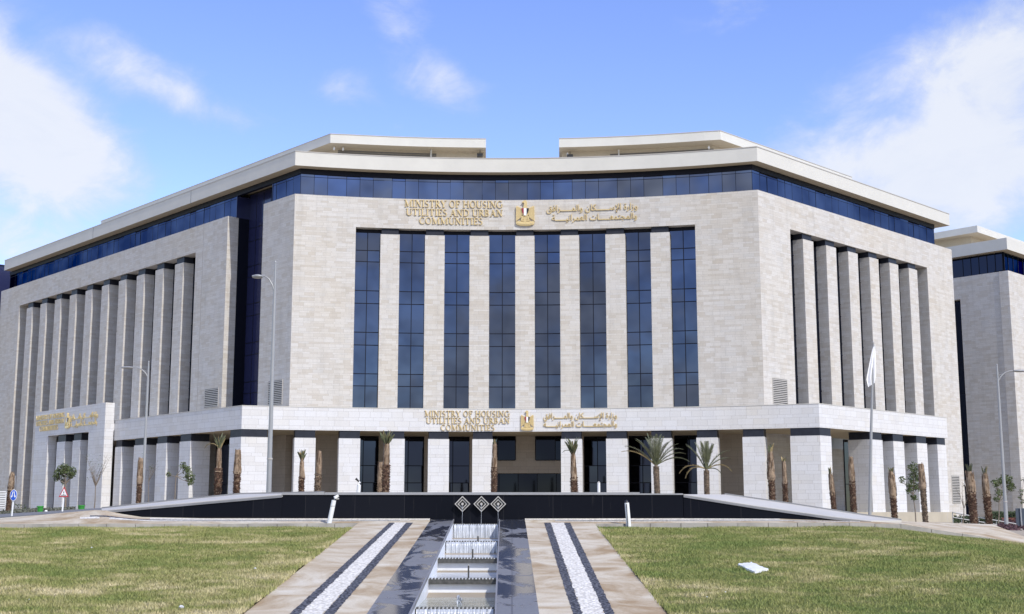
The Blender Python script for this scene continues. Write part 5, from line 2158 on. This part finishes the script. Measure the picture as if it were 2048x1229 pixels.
def road_signs():
    Y = 56
    c = Vector(at(28, 991, Y))
    zg = float(site_z(c.x, Y))
    T = thing('road_sign', 'round blue road sign with two white arrows on a white post', 'road sign', (c.x, Y, zg))
    m = MB()
    m.tube([(c.x - .05, Y, zg - .1), (c.x, Y, c.z + .2)], .035, 8)
    m.build('post', 'white_paint', T)
    k = Y / 2582
    def disc(mb, rx, rz, d0, d1, mi):
        n = 28
        r = [(c.x + rx * math.cos(2 * math.pi * i / n), c.z + rz * math.sin(2 * math.pi * i / n)) for i in range(n)]
        mb.face([(x, Y - d1, z) for x, z in r], m=mi)
        for i in range(n):
            a, b = r[i], r[(i + 1) % n]
            mb.face([(a[0], Y - d0, a[1]), (b[0], Y - d0, b[1]), (b[0], Y - d1, b[1]), (a[0], Y - d1, a[1])], m=mi)
    m = MB()
    disc(m, 7.2 * k, 11.2 * k, .04, .06, 0)
    disc(m, 6.4 * k, 10.2 * k, .06, .066, 1)
    for s in (-1, 1):
        P = lambda x, z: (c.x + s * x * k, Y - .072, c.z + z * k)
        m.face([P(.3, 7.5), P(1.8, 7.5), P(3.6, -1.0), P(1.9, -1.0)], m=0)
        m.face([P(.9, -1.0), P(5.2, -1.0), P(3.6, -5.2)], m=0)
    m.build('sign_plate', ['white_paint', 'blue_paint'], T)
    # warning triangle
    Y = 66
    k = Y / 2582
    c = Vector(at(128.5, 987, Y))
    zg = float(site_z(c.x, Y))
    T = thing('road_sign', 'red-bordered triangular warning sign on a white post', 'road sign', (c.x, Y, zg))
    m = MB()
    m.tube([(c.x - .06, Y, zg - .1), (c.x - .02, Y, c.z)], .045, 8)
    m.build('post', 'white_paint', T)
    m = MB()
    tri = lambda r: [(c.x - 10 * k * r, c.z - 7.5 * k * r), (c.x + 10 * k * r, c.z - 7.5 * k * r), (c.x, c.z + 13.5 * k * r)]
    for r, d, mi in ((1.0, .06, 0), (.70, .068, 1)):
        t = tri(r)
        m.face([(x, Y - d, z) for x, z in t], m=mi)
        for i in range(3):
            a, b = t[i], t[(i + 1) % 3]
            m.face([(a[0], Y - .04, a[1]), (b[0], Y - .04, b[1]), (b[0], Y - d, b[1]), (a[0], Y - d, a[1])], m=mi)
    P = lambda x, z: (c.x + x * k, Y - .074, c.z + z * k)
    m.face([P(-1.0, 0), P(1.0, 0), P(.6, 3.2), P(-.6, 3.2)], m=2)
    m.face([P(-.5, 3.4), P(.5, 3.4), P(.5, 4.4), P(-.5, 4.4)], m=2)
    for i in range(5):
        x = -4.4 + 2.2 * i
        m.face([P(x - .9, -4.6), P(x + .9, -4.6), P(x + .5, -2.8 if i != 2 else -1.4), P(x - .5, -2.8 if i != 2 else -1.4)], m=2)
    m.build('sign_plate', ['red_paint', 'white_paint', 'black_enamel'], T)
    # back of a road sign at the far right edge
    Y = 72
    c = Vector(at(2040, 1030, Y))
    T = thing('road_sign', 'dark back of a road sign on a pale post at the right edge', 'road sign', (c.x, Y, -1))
    m = MB()
    a, b = at(2031, 1017, Y), at(2060, 1058, Y)
    m.box(a[0], b[0], Y, Y + .03, b[2], a[2])
    m.build('sign_plate', 'blue_grey', T)
    m = MB()
    m.tube([(at(2041, 1017, Y)[0], Y - .05, -2.2), (at(2040, 1017, Y)[0], Y - .05, at(2040, 1016, Y)[2])], .045, 8)
    m.build('post', 'pole_metal', T)


simple('blue_grey', (0.045, 0.06, 0.085), 0.5)
road_signs()


def side_bits():
    # green plant tubs
    for px, y0, y1, w, txt in ((80.5, 1012.5, 1023, 12, 'bright green plant tub left of the warning sign'), (163, 1011, 1019, 13, 'bright green plant tub right of the warning sign')):
        Y = 74
        k = Y / 2582
        a, b = Vector(at(px, y1, Y)), Vector(at(px, y0, Y))
        T = thing('plant_tub', txt, 'plant tub', tuple(a), 'green tubs by the left wing')
        m = MB()
        r = w * k / 2
        m.tube([a - Vector((0, 0, .1)), b], [r * .84, r], 16)
        m.build('tub', 'green_plastic', T)
        m = MB()
        m.tube([b - Vector((0, 0, .07)), b], r * 1.12, 16)
        m.build('rim', 'green_plastic', T)
    # fence at the far left
    T = thing('fence', 'white barred metal fence at the far left edge', 'fence', at(5, 1025, 84))
    m = MB()
    a, b = at(-40, 1003, 84), at(11, 1003, 84)
    for i in range(9):
        z = at(5, 985 + i * 4.6, 84)[2]
        m.box(a[0], b[0], 84, 84.05, z, z + .07)
    m.build('rails', 'white_paint', T)
    for px in (-40, -15, 9):
        m = MB()
        x = at(px, 1000, 84)[0]
        m.box(x, x + .07, 84.06, 84.12, -.4, at(5, 984, 84)[2])
        m.build('fence_post', 'white_paint', T)
    # road, its kerb and low planting at the left
    m = MB()
    q = [at(-120, 1044, 52.5), at(206, 1020.5, 52.5), at(206, 1016, 75), at(-120, 1036, 75)]
    m.face(q)
    tag(m.build('road', 'asphalt'), kind='structure')
    m = MB()
    e0, e1 = Vector(at(-120, 1045.5, 52.2)), Vector(at(206, 1021, 52.2))
    for i in range(12):
        c0, c1 = e0.lerp(e1, i / 12), e0.lerp(e1, (i + .98) / 12)
        dn, fw = Vector((0, 0, -.6)), Vector((0, -.3, 0))
        m.hexa([tuple(p) for p in (c0 + fw + dn, c1 + fw + dn, c1 + dn, c0 + dn, c0 + fw, c1 + fw, c1, c0)])
    tag(m.build('kerb', 'ramp_stone'), kind='structure')
    m = MB()
    e0, e1 = Vector(at(-120, 1036, 74.6)), Vector(at(240, 1015, 74.6))
    for i in range(14):
        c0, c1 = e0.lerp(e1, i / 14), e0.lerp(e1, (i + .985) / 14)
        dn, fw = Vector((0, 0, -.8)), Vector((0, -.3, 0))
        m.hexa([tuple(p) for p in (c0 + fw + dn, c1 + fw + dn, c1 + dn, c0 + dn, c0 + fw, c1 + fw, c1, c0)])
    tag(m.build('kerb', 'ramp_stone'), kind='structure')
    q = [at(-60, 1034, 75), at(150, 1021, 75), at(150, 1019, 92), at(-60, 1026, 92)]
    m = MB()
    m.face([Vector(x) - Vector((0, 0, .03)) for x in q])
    tag(m.build('flower_bed', 'earth'), kind='structure')
    ground_cover('ground_cover', 'hedge_grey', q, 1, .16, 'low grey-green ground cover beside the left road', .10, 3600)
    # white stone on the kerb
    p = Vector(at(92, 1025, 74))
    m = MB()
    R = [[(p.x + .10 * math.cos(a) * s, p.y + .10 * math.sin(a) * s, p.z + h * .6) for a in [2 * math.pi * j / 9 for j in range(9)]] for s, h in ((.9, -.05), (1, .06), (.8, .16), (.3, .21))]
    m.rings(R)
    tag(m.build('boulder', 'white_paint'), 'small white stone lying on the left road kerb', 'stone')
    # right end: handrails, planted bed, brick edging, hedge
    T = thing('handrail', 'grey metal handrail of the ramp at the right end of the plinth', 'handrail', at(1960, 1040, 96))
    m = MB()
    pts = [(1905, 1025), (1940, 1032), (1975, 1038.5), (2010, 1044.5), (2036, 1049)]
    pts2 = [(1905, 1035), (1940, 1041), (1975, 1046.5), (2010, 1053), (2036, 1058)]
    for pl in (pts, pts2):
        m.tube([at(x, y, 96) for x, y in pl], .045, 7)
    m.build('rails', 'pole_metal', T)
    for i in range(9):
        t = i / 8 * 4
        k = min(3, int(t))
        x = pts[k][0] + (pts[k + 1][0] - pts[k][0]) * (t - k)
        y = pts[k][1] + (pts[k + 1][1] - pts[k][1]) * (t - k)
        m = MB()
        a = Vector(at(x, y, 96.05))
        m.tube([a, a - Vector((0, 0, .85))], .03, 6)
        m.build('rail_post', 'pole_metal', T)
    m = MB()
    a, b = at(1985, 1036, 108), at(2120, 1036, 108)
    m.box(a[0], b[0], 108, 108.5, -1.9, a[2])
    tag(m.build('garden_wall', 'brick_red'), 'low red-brown garden wall behind the handrail at the right', 'wall')
    T = thing('hedge', 'clipped dark hedge on top of the red-brown garden wall', 'hedge', at(2015, 1036, 109))
    m = MB()
    q = [Vector(at(1984, 1037, 108.6)), Vector(at(2120, 1037, 108.6)), Vector(at(2120, 1037, 110.2)), Vector(at(1984, 1037, 110.2))]
    for _ in range(2600):
        u, v = random.random(), random.random()
        c = q[0].lerp(q[1], u).lerp(q[3].lerp(q[2], u), v) + Vector((0, 0, random.random() * .56))
        a = Vector((random.gauss(0, 1), random.gauss(0, 1), random.gauss(0, 1))).normalized()
        b = a.orthogonal().normalized()
        m.face([c - a * .11, c + b * .06, c + a * .11, c - b * .06])
    m.build('foliage', 'hedge_leaf', T)
    ground_cover('ground_cover', 'dark_leaf', [at(1995, 1062, 58), at(2120, 1096, 52), at(2120, 1062, 76), at(2000, 1058, 76)], 1, .28, 'dark purple ground cover at the lower right edge', .10, 3000)
    ground_cover('ground_cover', 'hedge_leaf', [at(1908, 1047, 97), at(1998, 1050, 97), at(2004, 1044, 103), at(1908, 1040, 103)], 1, .35, 'low green planting behind the handrail', .11, 1600)
    ground_cover('ground_cover', 'dark_leaf', [at(1990, 1054, 97), at(2120, 1062, 97), at(2120, 1048, 106), at(1990, 1046, 106)], 1, .4, 'reddish low planting below the garden wall', .11, 1800)
    # bits on the left bed
    ground_cover('ground_cover', 'hedge_leaf', [at(30, 1024, 92.5), at(52, 1023, 92.5), at(52, 1021, 94), at(30, 1022, 94)], 1, .5, 'small dark shrublets in front of the left wing', .08, 90)


simple('hedge_grey', (0.12, 0.125, 0.095), 0.9, var=0.4, scale=6)
side_bits()


def litter():
    # crumpled white plastic sheet on the right lawn
    def on_lawn(px, py):
        r = ray(px, py)
        Y = 30.0
        for _ in range(40):
            z = float(lawn_z(r[0] * Y, Y))
            Y += (z - r[2] * Y) / (r[2] - 0.083)
        return Vector((r[0] * Y, Y, float(lawn_z(r[0] * Y, Y))))
    m = MB()
    c = [on_lawn(1476, 1133), on_lawn(1508, 1148), on_lawn(1536, 1143), on_lawn(1502, 1128.5)]
    n = 10
    R = []
    for i in range(n + 1):
        row = []
        for j in range(n + 1):
            u, v = i / n, j / n
            p = c[0].lerp(c[1], u).lerp(c[3].lerp(c[2], u), v)
            bump = .035 * math.sin(math.pi * u) * math.sin(math.pi * v) + .025 * math.sin(u * 17 + v * 9) * math.sin(v * 13) + random.uniform(0, .015)
            row.append((p.x + random.uniform(-.01, .01), p.y, p.z + .045 + bump))
        R.append(row)
    m.rings(R, closed=False, cap=False)
    base = [R[0][j] for j in range(n + 1)] + [R[i][n] for i in range(1, n + 1)] + [R[n][j] for j in range(n - 1, -1, -1)] + [R[i][0] for i in range(n - 1, 0, -1)]
    for a, b in zip(base, base[1:] + base[:1]):
        m.face([a, b, (b[0], b[1], b[2] - .05), (a[0], a[1], a[2] - .05)])
    tag(m.build('plastic_sheet', 'plastic_sheet'), 'crumpled white plastic sheet lying on the right lawn', 'litter')
    for px, py, s, txt in ((183, 1099, .03, 'small bluish scrap of litter on the far part of the left lawn'), (510, 1141, .035, 'white scrap of paper near the walk on the left lawn'), (58, 1204, .018, 'tiny white scrap near the left edge of the left lawn'),
                           (362, 1219, .06, 'crushed pale wrapper at the near edge of the left lawn'), (1451, 1189, .02, 'white scrap below the plastic sheet, nearer the right'),
                           (1414, 1199, .018, 'white scrap below the plastic sheet, nearer the walk')):
        p = on_lawn(px, py) + Vector((0, 0, .05))
        m = MB()
        R = []
        for h, r in ((-.05, .9), (0, 1), (.04, .7), (.06, .2)):
            R.append([(p.x + s * r * math.cos(a) * random.uniform(.6, 1.2), p.y + s * .7 * r * math.sin(a) * random.uniform(.6, 1.2), p.z + h * s * 9) for a in [2 * math.pi * j / 9 for j in range(9)]])
        m.rings(R, smooth=False)
        tag(m.build('litter_scrap', 'litter_paper'), txt, 'litter', 'scraps of litter on the lawns')


litter()
